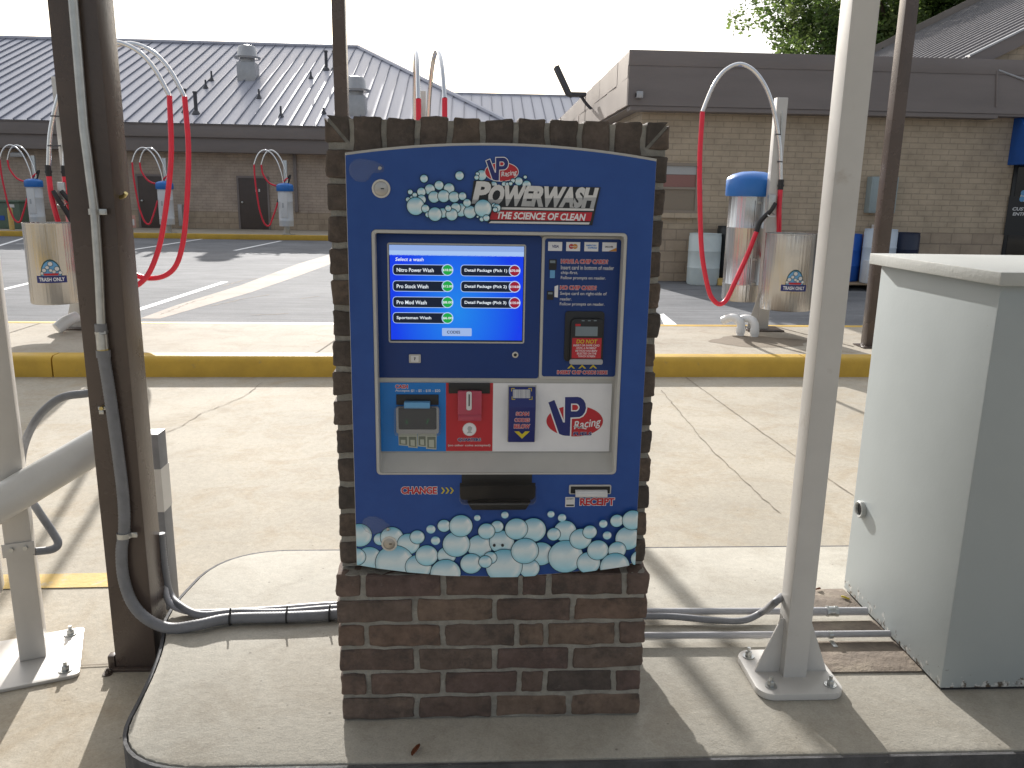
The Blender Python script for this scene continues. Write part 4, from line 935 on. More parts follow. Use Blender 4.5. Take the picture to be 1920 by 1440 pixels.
def cover(pts, rv):
    mb = MB(); P = [fx(*p) for p in pts]; P = P[::-1]
    va = offset_poly(P, -.0035); strip(mb, P, Y0-.0017, P, Y0-.005, 'clear_plastic'); strip(mb, P, Y0-.005, va, Y0-.008, 'clear_plastic'); mb.face([mb.bm.verts.new((x, Y0-.008, z)) for x, z in va], 'clear_plastic')
    o = mb.build('lock_cover', kio); c = f(rv[0], rv[1], Y0); mb = MB(); mb.lathe([(.004, 0), (.004, .0012), (.002, .0025)], (c.x, Y0-.008, c.z), 'lock_metal', 14, 'Y'); mb.build('rivet', o)
pts = []
for i in range(17): a = rad(40+i*17.2); pts.append((650+(175+148*math.cos(a))/6.4, 260+(385-138*math.sin(a))/6.4))
cover([(650+x/6.4, 260+y/6.4) for x, y in ((340, 270), (420, 310), (455, 345), (440, 395), (395, 412), (330, 408), (300, 430), (285, 470), (240, 510), (175, 523), (105, 505), (50, 445), (27, 370), (45, 300), (95, 255), (170, 240), (250, 250))], (650+403/6.4, 260+355/6.4))
cover([(660+x/3.491, 880+y/3.491) for x, y in ((205, 330), (250, 362), (255, 390), (230, 402), (195, 400), (170, 415), (130, 420), (90, 400), (66, 365), (75, 325), (110, 303), (160, 303))], (660+238/3.491, 880+384/3.491))
Z8 = lambda zx, zy: (660+zx/3.491, 880+zy/3.491)
def q8(x0, y0, x1, y1, y=Y0-.0016): a = Z8(x0, y0); b2 = Z8(x1, y1); return frect(a[0], a[1], b2[0], b2[1], y)
fl = Gr(yplane(Y0-.0016)); ol(fl, 'CHANGE', q8(322, 114, 556, 161), 1, ext=.0012)
for x in (583, 612, 641): fl.poly([fx(*Z8(*p)) for p in ((x, 117), (x+10, 117), (x+26, 137), (x+10, 158), (x, 158), (x+14, 137))][::-1], 'print_yellow', 1)
fl.build('change_lettering', kio); fl = Gr(yplane(Y0-.0016)); ol(fl, 'RECEIPT', q8(1492, 187, 1718, 236), 1, ext=.0012)
q = q8(1396, 181, 1458, 246); fl.rect(*q, 'print_silver', 1); q2 = q8(1404, 190, 1450, 197); fl.text('RECEIPT', *q2, 'print_black', 2, bold=.02); q2 = q8(1402, 230, 1452, 240); fl.rect(*q2, 'print_black', 2)
fl.build('receipt_lettering', kio)
for zx in (930, 984):
    c = f(*Z8(zx, 482), Y0); mb = MB(); mb.lathe([(.0036, 0), (.0036, .003), (.002, .0042)], (c.x, Y0-.0125, c.z), 'black_rubber', 14, 'Y'); mb.build('screw', kio)
# change cup
q = q8(718, 30, 1178, 92); mb = MB(); mb.box(q[0], q[2], Y0-.004, Y0-.0014, q[1], q[3], 'black_plastic', .0008); cc = mb.build('change_cup', kio)
q = q8(705, 88, 1200, 200); P = []
mb = MB(); n = 14
def cup(x, z): return (x, Y0-.0018, z)
prof = rrect(q[0], q[1], q[2], q[3]+.012, .012)
prof = [p for p in prof if p[1] <= q[3]+.001] ; prof.sort(key=lambda p: math.atan2(p[1]-q[3]-.02, p[0]-(q[0]+q[2])/2)); 
cup_o = [(q[0], q[3])]+prof+[(q[2], q[3])]
mb.face([mb.bm.verts.new((x, Y0-.0016, z)) for x, z in cup_o], 'black_plastic'); va = [mb.bm.verts.new((x, Y0-.0018, z)) for x, z in cup_o]; vb = [mb.bm.verts.new((x, Y0-.034, z)) for x, z in cup_o]; vc = [mb.bm.verts.new((x*.985+.0003, Y0-.037, z+.004)) for x, z in cup_o]
for i in range(len(cup_o)-1):
    mb.face((va[i], va[i+1], vb[i+1], vb[i]), 'clear_plastic'); mb.face((vb[i], vb[i+1], vc[i+1], vc[i]), 'clear_plastic')
mb.face(vc, 'smoke_plastic'); mb.build('cup_shield', cc)
q2 = q8(770, 196, 1150, 246); mb = MB(); mb.prism([(q2[0]-.006, Y0-.0018, q2[3]), (q2[2]+.006, Y0-.0018, q2[3]), (q2[2]-.006, Y0-.0018, q2[1]), (q2[0]+.006, Y0-.0018, q2[1])], (0, -.022, 0), 'black_plastic', bev=.003); mb.build('cup_base', cc)
# receipt slot
q = q8(1420, 100, 1695, 160); mb = MB(); ringface(mb, rrect(*q, .004), rrect(q[0]+.004, q[1]+.002, q[2]-.003, q[3]-.0035, .002), Y0-.0045, 'kiosk_grey'); lo_ = rrect(*q, .004); strip(mb, lo_, Y0-.001, lo_, Y0-.0045, 'kiosk_grey'); rs = mb.build('receipt_slot', kio)
mb = MB(); mb.box(q[0]+.0038, q[2]-.0028, Y0-.0026, Y0-.0014, q[1]+.0018, q[3]-.003, 'black_plastic'); mb.build('slot_mouth', rs)
q = q8(1462, 138, 1672, 180, Y0-.012); mb = MB()
prof = [(Y0-.003, q[3]-.001), (Y0-.010, q[3]-.002), (Y0-.014, q[3]-.008), (Y0-.0145, q[1])]
for i in range(3): mb.poly([(q[0], prof[i+1][0], prof[i+1][1]), (q[2], prof[i+1][0], prof[i+1][1]), (q[2], prof[i][0], prof[i][1]), (q[0], prof[i][0], prof[i][1])], 'paper_white')
o = mb.build('receipt_paper'); sol = o.modifiers.new('thick', 'SOLIDIFY'); sol.thickness = .0004
tag(o, 'white paper slip hanging out of the receipt slot', 'receipt')
# ================================================================= NEAR POSTS
def bolt(mb, x, y, z, m='galvanised', r=.012, h=.016, stud=.014):
    mb.lathe([(r*1.7, 0), (r*1.7, .003)], (x, y, z), m, 16); mb.lathe([(r, .003), (r, h), (r*.85, h+.002)], (x, y, z), m, 6); mb.lathe([(r*.5, h), (r*.5, h+stud)], (x, y, z), m, 10)
# brown canopy post beside the island
px0, py0 = -1.186, .472
bp_ = thing('canopy_post', (px0+.057, py0+.055, G), 'dark brown square post with metal conduit strapped to its front, by the rounded island end', 'post')
mb = MB(); mb.box(px0, px0+.128, py0, py0+.118, G+.012, 3.4, 'brown_steel', .006); mb.build('post_shaft', bp_)
mb = MB(); mb.box(px0-.012, px0+.14, py0-.012, py0+.13, G+.0005, G+.012, 'brown_steel', .002); mb.box(px0-.024, px0-.002, py0+.0, py0+.03, G+.001, G+.05, 'brown_steel', .005); bolt(mb, px0-.018, py0-.02, G, 'brown_steel', .009, .012, .008); mb.build('base_plate', bp_)
mb = MB(); c = f(232, 370, py0+.05); mb.tube([(px0+.128, py0+.04, c.z), (px0+.142, py0+.035, c.z+.004), (px0+.15, py0+.03, c.z+.012)], .006, 'brass', 10); mb.build('anchor_bolt', bp_); mb = MB(); c = f(195, 763, py0); mb.tube([(c.x, py0, c.z), (c.x, py0-.02, c.z)], .006, 'brass', 8); mb.box(c.x-.012, c.x+.012, py0-.013, py0-.008, c.z-.006, c.z+.004, 'galvanised', .001); mb.box(c.x-.012, c.x+.002, py0-.01, py0-.006, c.z-.02, c.z-.008, 'galvanised', .001); mb.build('conduit_clip', bp_)
yc = py0-.019
def cp(x, y, yy=None): p = f(x, y, yc if yy is None else yy); return (p.x, p.y, p.z)
cd = thing('rigid_conduit', cp(180, 400), 'silver steel conduit running down the front of the brown post', 'conduit')
mb = MB(); a = cp(137, -900); b2 = cp(190, 610); mb.tube([a, cp(137, 0), cp(178, 400), b2], .0125, 'galvanised', 14, sub=2); mb.build('conduit_tube', cd)
mb = MB(); mb.tube([cp(188.5, 607), cp(190, 622)], .0165, 'grey_conduit', 16); mb.tube([cp(190, 621), cp(191, 626)], .018, 'galvanised', 6); mb.tube([cp(190.5, 626), cp(193, 655)], .0165, 'galvanised', 16); mb.tube([cp(193, 654), cp(193.4, 657)], .0165, 'brass', 16); mb.tube([cp(193.4, 656.5), cp(194.5, 670)], .0195, 'grey_conduit', 12); mb.build('coupling', cd)
def strap(mb, x, y, r, w=.008, side=1):
    p = Vector(cp(x, y)); mb.tube([p+Vector((0, 0, -w)), p+Vector((0, 0, w))], r, 'galvanised', 18); mb.box(p.x+side*r*.5 if side > 0 else p.x-r*.5-.028, p.x+r*.5+.028 if side > 0 else p.x-r*.5, yc-.002, yc+.002, p.z-w, p.z+w, 'galvanised', .001); mb.lathe([(.006, 0), (.006, .004)], (p.x+side*(r+.014), yc-.002, p.z), 'galvanised', 6, 'Y')
mb = MB(); strap(mb, 176, 397, .0145); mb.build('strap', cd)
# large flexible conduit
def gz(x, y, z): p = g(x, y, z); return (p.x, p.y, p.z)
fcd = thing('flexible_conduit', cp(230, 1000), 'thick grey flexible conduit curving off the brown post and along the slab to the pillar', 'conduit')
mb = MB()
mb.tube([cp(194.5, 668), cp(206, 740), cp(220, 840), cp(231, 930), cp(233, 990), cp(228, 1035), cp(232, 1085), cp(248, 1130, yc-.005), cp(275, 1160, yc-.008), gz(318, 1178, .012), gz(370, 1172, .022), gz(430, 1160, .022), gz(530, 1157, .022), gz(600, 1154, .022), gz(665, 1150, .022), gz(930, 1147, .022)], .0178, 'grey_conduit', 14, sub=8, ribs=.0042)
mb.build('conduit_sleeve', fcd)
mb = MB(); strap(mb, 233, 1003, .0215); mb.build('strap', fcd)
mb = MB()
for x, y in ((432, 1160), (538, 1156), (618, 1153)):
    p = Vector(gz(x, y, .022)); q2 = Vector(gz(x+6, y-.3, .022)); mb.tube([p-(q2-p)*.3, p+(q2-p)*.3], .0212, 'black_rubber', 14); mb.tube([p+Vector((0, 0, .02)), p+Vector((.003, 0, .038))], .003, 'black_rubber', 6)
mb.build('cable_tie', fcd)
def simple_tube(name, pts, r, m, label, cat, n=12, sub=8, ribs=None, group=None):
    mb = MB(); mb.tube(pts, r, m, n, sub=sub, ribs=ribs); o = mb.build(name); origin_to(o, pts[0]); return tag(o, label, cat, group)
yb = py0+.118
simple_tube('flexible_conduit', [cp(302, 1000, yb), cp(308, 1060, yb), gz(318, 1112, .05), gz(340, 1137, .03), gz(378, 1153, .02), gz(440, 1148, .018), gz(530, 1148, .018), gz(660, 1139, .02), gz(930, 1136, .02)], .0125, 'grey_conduit', 'slim grey flexible conduit behind the thick one on the left of the brick pillar', 'conduit', ribs=.004)
simple_tube('flexible_conduit', [cp(306, 1080, yb+.03), gz(316, 1127, .04), gz(345, 1145, .014), gz(395, 1148, .014), gz(500, 1143, .014), gz(660, 1132, .014), gz(930, 1128, .014)], .0105, 'grey_pvc', 'thinnest pale conduit, rearmost of the three left of the brick pillar', 'conduit', ribs=.004)
# aluminium barrier post with pipe
cx, cy = -1.481, .557; rz = rad(21.5)
ap = thing('barrier_post', (cx, cy, G), 'pale square metal post on a bolted plate with a white slanted pipe across it', 'barrier post')
mb = MB(); mb.box(cx-.0375, cx+.0375, cy-.0375, cy+.0375, G+.012, 3.4, 'alu_post', .004, rot=rz, about=(cx, cy, 0)); mb.build('post_shaft', ap)
mb = MB(); pc = (-1.488, .525); mb.prism([Vector((pc[0], pc[1], G+.001))+Matrix.Rotation(rz, 3, 'Z') @ Vector((x, y, 0)) for x, y in rrect(-.158, -.158, .158, .158, .02)], (0, 0, .011), 'alu_post', bev=.0015); mb.build('base_plate', ap)
for x, y in ((.118, .118), (.118, -.118), (-.118, .118), (-.118, -.118)):
    o = Matrix.Rotation(rz, 3, 'Z') @ Vector((x, y, 0)); mb = MB(); bolt(mb, pc[0]+o.x, pc[1]+o.y, G+.012); mb.build('bolt', ap)
def yq(x, y, yy): p = f(x, y, yy); return Vector((p.x, p.y, p.z))
p0, p1 = yq(-70, 985, .40), yq(205, 822, .68); mb = MB(); mb.tube([p0, p1], .055, 'white_pipe', 32, sub=1); mb.build('pipe', ap)
mb = MB(); c = yq(35, 1033, .508); ax = Matrix.Rotation(rz, 3, 'Z'); 
mb.box(cx-.045, cx+.043, cy-.0425, cy-.038, c.z-.022, c.z+.022, 'alu_post', .001, rot=rz, about=(cx, cy, 0))
for dx in (-.018, .02):
    o = ax @ Vector((dx, -.0425, 0)); mb.lathe([(.008, 0), (.008, .006)], (cx+o.x, cy+o.y, c.z+.003), 'galvanised', 6, 'Y')
mb.build('bracket', ap)
mb = MB(); c2 = yq(8, 1070, .56); mb.box(c2.x-.03, c2.x+.005, .50, .56, c2.z-.05, c2.z+.06, 'alu_post', .003, rot=rz); mb.build('lug', ap)
simple_tube('cable_loop', [yq(190, 735, .60), yq(160, 738, .60), yq(110, 748, .61), yq(66, 790, .63), yq(42, 850, .65), yq(44, 910, .66), yq(70, 955, .64), yq(97, 995, .62), yq(109, 1018, .60), yq(98, 1030, .58), yq(66, 1034, .55)], .0125, 'grey_conduit', 'dark grey cable looping from the brown post round to the pale metal post', 'cable', n=14)
b = g(306, 1105, G); mb = MB(); xa, ya = b.x-.07, .86
bt_ = thing('short_bollard', (xa+.04, ya+.04, G), 'grey square bollard with a white band, mostly hidden behind the brown post', 'bollard')
tp = f(295, 815, ya).z; xe = f(318, 1080, ya).x
mb = MB(); mb.box(xe-.075, xe, ya, ya+.075, G+.002, tp, 'grey_conduit', .003); mb.build('bollard_tube', bt_)
w0, w1 = f(305, 960, ya).z, f(300, 880, ya).z; mb = MB(); mb.box(xe-.0765, xe+.0015, ya-.0015, ya+.0765, w0, w1, 'white_pole'); mb.build('white_band', bt_)
# white pole on the island
wx, wy = .868, .150; hw = .0335
wp = thing('sign_pole', (wx, wy, 0), 'white painted square pole with gusset plates and a rounded bolted foot, left of the cabinet', 'pole')
mb = MB(); mb.box(wx-hw, wx+hw, wy-hw, wy+hw, .02, 3.4, 'white_pole', .002); mb.build('pole_shaft', wp)
mb = MB(); mb.prism([(x, y, .001) for x, y in rrect(wx-.128, wy-.115, wx+.118, wy+.115, .045, 8)], (0, 0, .020), 'white_pole', bev=.004); mb.build('base_plate', wp)
mb = MB()
for dx, dy in ((-1, 0), (1, 0), (0, 1)):
    L_ = .072 if dx else .06
    px = Vector((wx+dx*hw, wy+dy*hw, .021)); o = Vector((dx, dy, 0)); s = Vector((-dy, dx, 0))*.0035
    P = [px, px+o*L_, px+o*(L_-.004)+Vector((0, 0, .012)), px+o*.010+Vector((0, 0, .165)), px+Vector((0, 0, .168))]
    mb.prism([p-s for p in P], s*2, 'white_pole', bev=.001)
mb.build('gusset', wp)
for x, y in ((-.098, .075), (-.085, -.075), (.085, -.075), (.085, .078)): mb = MB(); bolt(mb, wx+x, wy+y, .0212, r=.010); mb.build('bolt', wp)
# conduits on the right
zc = .028
simple_tube('rigid_conduit', [gz(930, 1147, zc), gz(1400, 1146, zc), gz(1518, 1146, zc)], .011, 'grey_pvc', 'straight grey conduit behind the white pole, from the pillar toward the cabinet', 'conduit', sub=1)
rc = thing('rigid_conduit', gz(1560, 1146, zc), 'short wider conduit with a threaded coupling entering the grey cabinet', 'conduit')
mb = MB(); mb.tube([gz(1516, 1146, zc), gz(1625, 1146, zc)], .0135, 'grey_pvc', 14, sub=1); mb.build('conduit_tube', rc)
mb = MB(); 
for a, b2, r in ((1549, 1553, .018), (1553, 1564, .0165), (1564, 1570, .018), (1508, 1514, .017)): mb.tube([gz(a, 1146, zc), gz(b2, 1146, zc)], r, 'galvanised', 8 if r > .017 else 16, sub=1)
mb.build('coupling', rc)
rc = thing('rigid_conduit', gz(1430, 1189, zc-.004), 'frontmost straight grey conduit from the pillar past the white pole foot to the cabinet', 'conduit')
mb = MB(); mb.tube([gz(1140, 1192, zc-.004), gz(1400, 1190.5, zc-.004), gz(1668, 1188, zc-.004)], .0105, 'grey_pvc', 14, sub=1); mb.build('conduit_tube', rc)
mb = MB(); p = Vector(gz(1557, 1190, zc-.004)); mb.tube([p-Vector((.006, 0, 0)), p+Vector((.006, 0, 0))], .0125, 'galvanised', 14); mb.box(p.x-.006, p.x+.008, p.y-.042, p.y-.006, .004, .008, 'galvanised', .001); mb.build('strap', rc)
simple_tube('flexible_conduit', [gz(940, 1152, .03), gz(1185, 1155, .03), gz(1260, 1156, .026), gz(1340, 1163, .022), gz(1395, 1163, .022), gz(1432, 1146, .05), f(1450, 1132, .17).to_tuple(), f(1466, 1118, .19).to_tuple()], .011, 'grey_conduit', 'grey flexible conduit that sags from the pillar and rises at the white pole', 'conduit', ribs=.004)
# rusty patch of old paving under the conduits
for nm, q, lb in (('steel_plate', ((1498, 1108), (1580, 1106), (1623, 1150), (1505, 1152)), 'rusty brown plate set in the slab behind the rear conduit'), ('steel_plate', ((1508, 1168), (1640, 1166), (1662, 1184), (1512, 1184)), 'rusty brown plate between the two conduits'), ('steel_plate', ((1515, 1205), (1680, 1205), (1730, 1261), (1540, 1263)), 'largest rusty brown plate, in front of the conduits beside the cabinet')):
    mb = MB(); P = [g(x, y, 0) for x, y in q]; mb.prism([(p.x, p.y, .0015) for p in P][::-1], (0, 0, .004), 'rust_pad', bev=.001); o = mb.build(nm); origin_to(o, (sum(p.x for p in P)/4, sum(p.y for p in P)/4, 0)); tag(o, lb, 'steel plate')
# grey cabinet
X0, Ya, Yb, X1, ZT = 1.268, .066, .676, 2.02, 1.150
cb = thing('utility_cabinet', ((X0+X1)/2, (Ya+Yb)/2, 0), 'large pale grey steel cabinet with an overhanging lid, at the right edge of the island', 'cabinet')
mb = MB(); mb.box(X0, X1, Ya, Yb, .012, ZT, 'cabinet_paint', .004); mb.build('cabinet_body', cb)
mb = MB(); mb.box(X0+.01, X1-.01, Ya+.01, Yb-.01, .0005, .014, 'black_rubber'); mb.build('plinth', cb)
mb = MB(); mb.prism([(X0-.028, Ya-.035, ZT+.0005), (X1+.03, Ya-.035, ZT+.0005), (X1+.03, Yb+.03, ZT+.0005), (X0-.028, Yb+.03, ZT+.0005)], (0, 0, .034), 'cabinet_lid', bev=.003); mb.build('lid', cb)
c = at(1606, 955, 0, X0-.02); mb = MB(); mb.lathe([(.029, -.002), (.029, .012), (.026, .015), (.021, .013), (.021, .002)], (X0, c.y, c.z), 'cabinet_lid', 24, 'X', capt=False); o = mb.build('knockout_pipe', cb); mb = MB(); mb.lathe([(.0212, .002), (.0212, .006)], (X0, c.y, c.z), 'black_rubber', 20, 'X'); mb.build('pipe_bore', o)
# unseen canopy over the pay lane, added to shade the slab and machine
cn_ = thing('added_shade_canopy', (0, -2, 3.4), 'unseen flat canopy added overhead to shade the pay lane', 'canopy')
mb = MB(); mb.box(-4.6, 5, -3.1, 1.0, 3.42, 3.5, 'print_silver'); mb.box(-4.6, 5, .9, 1.02, 3.402, 3.75, 'brown_fascia', .01); mb.build('shade_deck', cn_)
mb = MB()
for yy in (.15, .52, -1.4, -2.9): mb.box(-4.5, 4.9, yy-.05, yy+.05, 3.402, 3.419, 'brown_steel')
mb.build('shade_beam', cn_)
# litter
def litter(name, x, y, z, L_, lab, cat, m='dead_leaf', a=0.):
    p = g(x, y, z); mb = MB(); d = Vector((math.cos(a), math.sin(a), 0)); s = Vector((-d.y, d.x, 0))
    st = [(-.5, .12), (-.3, .3), (0, .36), (.3, .25), (.5, .06)]
    up = [mb.bm.verts.new(p+d*L_*t+s*L_*w*.55+Vector((0, 0, .004+.007*abs(t)+.006*w))) for t, w in st]; mid = [mb.bm.verts.new(p+d*L_*t+Vector((0, 0, .004))) for t, w in st]; lo = [mb.bm.verts.new(p+d*L_*t-s*L_*w*.5+Vector((0, 0, .006+.02*w))) for t, w in st]
    for i in range(4): mb.face((mid[i], mid[i+1], up[i+1], up[i]), m); mb.face((lo[i], lo[i+1], mid[i+1], mid[i]), m)
    o = mb.build(name); origin_to(o, p); tag(o, lab, cat); sol = o.modifiers.new('t', 'SOLIDIFY'); sol.thickness = .0012
litter('dead_leaf', 780, 1410, 0, .045, 'curled red brown dead leaf on the slab in front of the pillar', 'leaf', a=1.2)
litter('dead_leaf', 1534, 1107, 0.005, .022, 'small dark red scrap of leaf on the plate behind the white pole', 'leaf', a=.3)
litter('dead_leaf', 1585, 1124, 0.003, .03, 'small yellowed leaf against the cabinet foot', 'leaf', 'print_yellow', a=-.8)

# ================================================================= VACUUMS
ARCH = [(0, 1.50), (.05, 1.89), (.17, 2.295), (.32, 2.53), (.49, 2.625), (.64, 2.57), (.75, 2.42), (.84, 2.18)]
HOSE = [(.84, 2.18), (.835, 1.72), (.79, 1.15), (.745, .78), (.66, .45), (.60, .335), (.53, .29), (.46, .34), (.39, .51), (.28, .80), (.205, 1.04)]
def vacuum(x, y, z0, label, group, arches, front=True, white=False, lid=True, can_dx=-.10, can_dy=.33, r=.020, cs=1., tilt=0., can_r=.226, simple=False):
    """arches: list of (base offset, direction, length scale, second hose profile or None)"""
    v = thing('vacuum_station', (x, y, z0), label, 'vacuum station', group)
    post = MB(); post.box(x-.055, x+.055, y-.045, y+.045, z0+.016, z0+2.31, 'alu_post' if not simple else 'galvanised', .004); post.build('post', v)
    mb = MB(); mb.box(x-.19, x+.19, y-.15, y+.15, z0+.001, z0+.016, 'brown_steel' if not simple else 'galvanised', .003)
    mb.prism([(x-.056, y-.03, z0+.0165), (x-.17, y-.03, z0+.0165), (x-.056, y-.03, z0+.42)], (0, .008, 0), 'alu_post')
    mb.build('base_plate', v)
    X, Y = x+can_dx, y+can_dy
    b_ = 'canister_white' if white else 'stainless'
    mb = MB(); R = can_r; prof = [(R*.96, .0), (R, .02), (R, .17), (R*1.012, .175), (R*1.012, .185), (R, .19), (R, .76), (R*1.012, .765), (R*1.012, .775), (R, .78), (R, 1.10)]
    mb.lathe(prof, (0, 0, 0), b_, 40); cn = mb.build('canister', v); cn.location = Vector((X-x, Y-y, .27))
    if not simple:
        mb = MB()
        for a0, a1, h0, h1 in ((-128, -92, .79, 1.03), (-128, -92, .19, .46)):
            pass
        for h in (1.03, .80, .45, .20):
            a = rad(-86); mb.box(X+R*math.cos(a)-.02, X+R*math.cos(a)+.03, Y+R*math.sin(a)-.012, Y+R*math.sin(a)+.004, z0+.27+h-.012, z0+.27+h+.012, 'galvanised', .003)
        for h0, h1 in ((.79, 1.05), (.19, .47)):
            a = rad(-97); mb.box(X+R*math.cos(a)-.002, X+R*math.cos(a)+.002, Y+R*math.sin(a)-.004, Y+R*math.sin(a)+.002, z0+.27+h0, z0+.27+h1, 'black_rubber')
        mb.build('hinges', v)
    else:
        mb = MB(); mb.box(X-.11, X+.10, Y-R-.012, Y-R+.03, z0+.55, z0+1.32, 'print_silver', .01); mb.box(X-.06, X-.01, Y-R-.02, Y-R-.01, z0+.85, z0+1.0, 'print_silver_dark', .004); mb.build('control_panel', v)
    mb = MB(); mb.lathe([(R*1.13, 0), (R*1.17, .012), (R*1.17, .165), (R*1.12, .19), (R*.9, .225), (R*.5, .25), (.0, .258)], (X, Y, z0+1.36), 'blue_lid', 40, capt=False); mb.build('lid', v)
    for k, (ox, oy, dx, dy, sc, prof) in enumerate(arches):
        d = Vector((dx, dy, 0)).normalized()
        P = [Vector((x+ox, y+oy, z0-K2+zz))+d*(dd*sc) for dd, zz in ARCH]
        mb = MB(); mb.tube(P, r, 'chrome', 14); mb.build('arch_tube', v)
        mb = MB(); mb.tube([P[0]+Vector((0, 0, .05)), P[0]+Vector((0, 0, -.05))], r*1.35, 'black_rubber', 14); mb.tube([P[0]+Vector((0, 0, .0)), P[0]+Vector((0, 0, -.02))], r*1.6, 'black_rubber', 14); mb.build('cuff', v)
        mb = MB(); H_ = [Vector((x+ox, y+oy, z0-K2+zz))+d*(dd*sc) for dd, zz in (prof or HOSE)]
        mb.tube(H_, r*1.22, 'red_hose', 14); mb.build('hose', v)
        mb = MB(); e = H_[-1]; tgt = Vector((x+ox*.5-.03, y+oy*.5-.08, z0+1.30)); dr = (e-H_[-2]).normalized(); mb.tube([e-dr*.01, e+dr*.1, e.lerp(tgt, .75)+Vector((0, -.01, 0)), tgt], r*1.1, 'black_rubber', 12, rr=lambda t: r*(1.35-.35*t)); mb.build('nozzle', v)
        mb = MB(); q0 = P[0]+Vector((0, 0, -.04)); mb.tube([q0, q0+Vector((.005, 0, -.2)), q0+Vector((.03, .02, -.42)), q0+Vector((.05, .07, -.62)), Vector((X+R*.3, Y-R*.6, z0+.72))], r*1.22, 'red_hose', 14); mb.build('supply_hose', v)
        if not simple:
            mb = MB()
            for zz, dd in ((1.98, .072), (1.72, .03)):
                p = Vector((x+ox, y+oy, zz))+d*(dd*sc); mb.tube([p+Vector((0, 0, .006)), p-Vector((0, 0, .006))], r*1.3, 'vent_dark', 12); mb.tube([p, Vector((x, y, zz+.01))], .006, 'vent_dark', 6)
            mb.tube([Vector((x+ox, y+oy, 1.72))+d*.03, Vector((x+.0, y-.05, 2.2))], .008, 'galvanised', 8); mb.build('arch_clamp', v)
    mb = MB(); mb.box(x-.075, x-.005, y-.11, y-.046, z0+1.22, z0+1.38, 'galvanised', .01); mb.tube([(x-.07, y-.06, z0+1.2), (x-.07, y-.14, z0+1.17), (x-.01, y-.14, z0+1.17), (x-.01, y-.06, z0+1.2)], .006, 'galvanised', 8, sub=3); mb.build('nozzle_holder', v)
    return v
vacuum(3.005, 6.40, K2, 'vacuum station with one arch tube and blue lidded canister, right of the brick pillar', 'vacuum stations on the near yellow kerb island', [(.05, -.06, -1, .02, 1., None)], can_dx=-.11)
hl = [(1.16, 2.16), (1.13, 1.62), (1.02, 1.05), (.93, .75), (.80, .52), (.62, .42), (.45, .50), (.30, .75), (.18, 1.02)]
hl2 = [(1.16, 2.16), (1.16, 1.7), (1.10, 1.15), (1.03, .80), (.93, .60), (.76, .52), (.55, .56), (.35, .78), (.2, 1.02)]
hl = [(a/1.38, b2) for a, b2 in hl]; hl2 = [(a/1.38, b2) for a, b2 in hl2]
hl[0] = hl2[0] = (.84, 2.18)
vacuum(-3.80, 6.15, K2, 'vacuum station with two long arch tubes and red hoses, partly behind the brown post', 'vacuum stations on the near yellow kerb island', [(-.13, -.12, 1, 0, 1.36, hl), (-.015, -.06, 1, 0, 1.36, hl2)], can_dx=.12)
vacuum(-.55, 6.55, K2, 'vacuum station behind the brick pillar, only arch tubes and post top showing', 'vacuum stations on the near yellow kerb island', [(-.06, -.02, .12, -1, .85, None), (.06, -.02, .25, -1, 1., None)], can_dx=0)
# far stations: one, then copies
fv = vacuum(-5.88, 25.1, .0, 'far vacuum station with red hoses, just left of the brick pillar', 'vacuum stations along the wash building', [(-.05, -.08, -1, -.1, 1.05, None), (.08, -.05, -1, -.1, .95, [(.84, 2.18), (.8, 1.9), (.6, 1.62), (.3, 1.55), (.1, 1.72), (.0, 1.8)])], white=True, simple=True, can_dx=-.02, can_dy=-.1, r=.022)
b = g(316, 437, 0); dup(fv, (-9.62, 25.1, 0), 'far vacuum station with red hoses, in front of the left brown door', 'vacuum stations along the wash building')
dup(fv, (-13.62, 25.1, 0), 'far vacuum station with red hoses, beside the green electrical box', 'vacuum stations along the wash building')
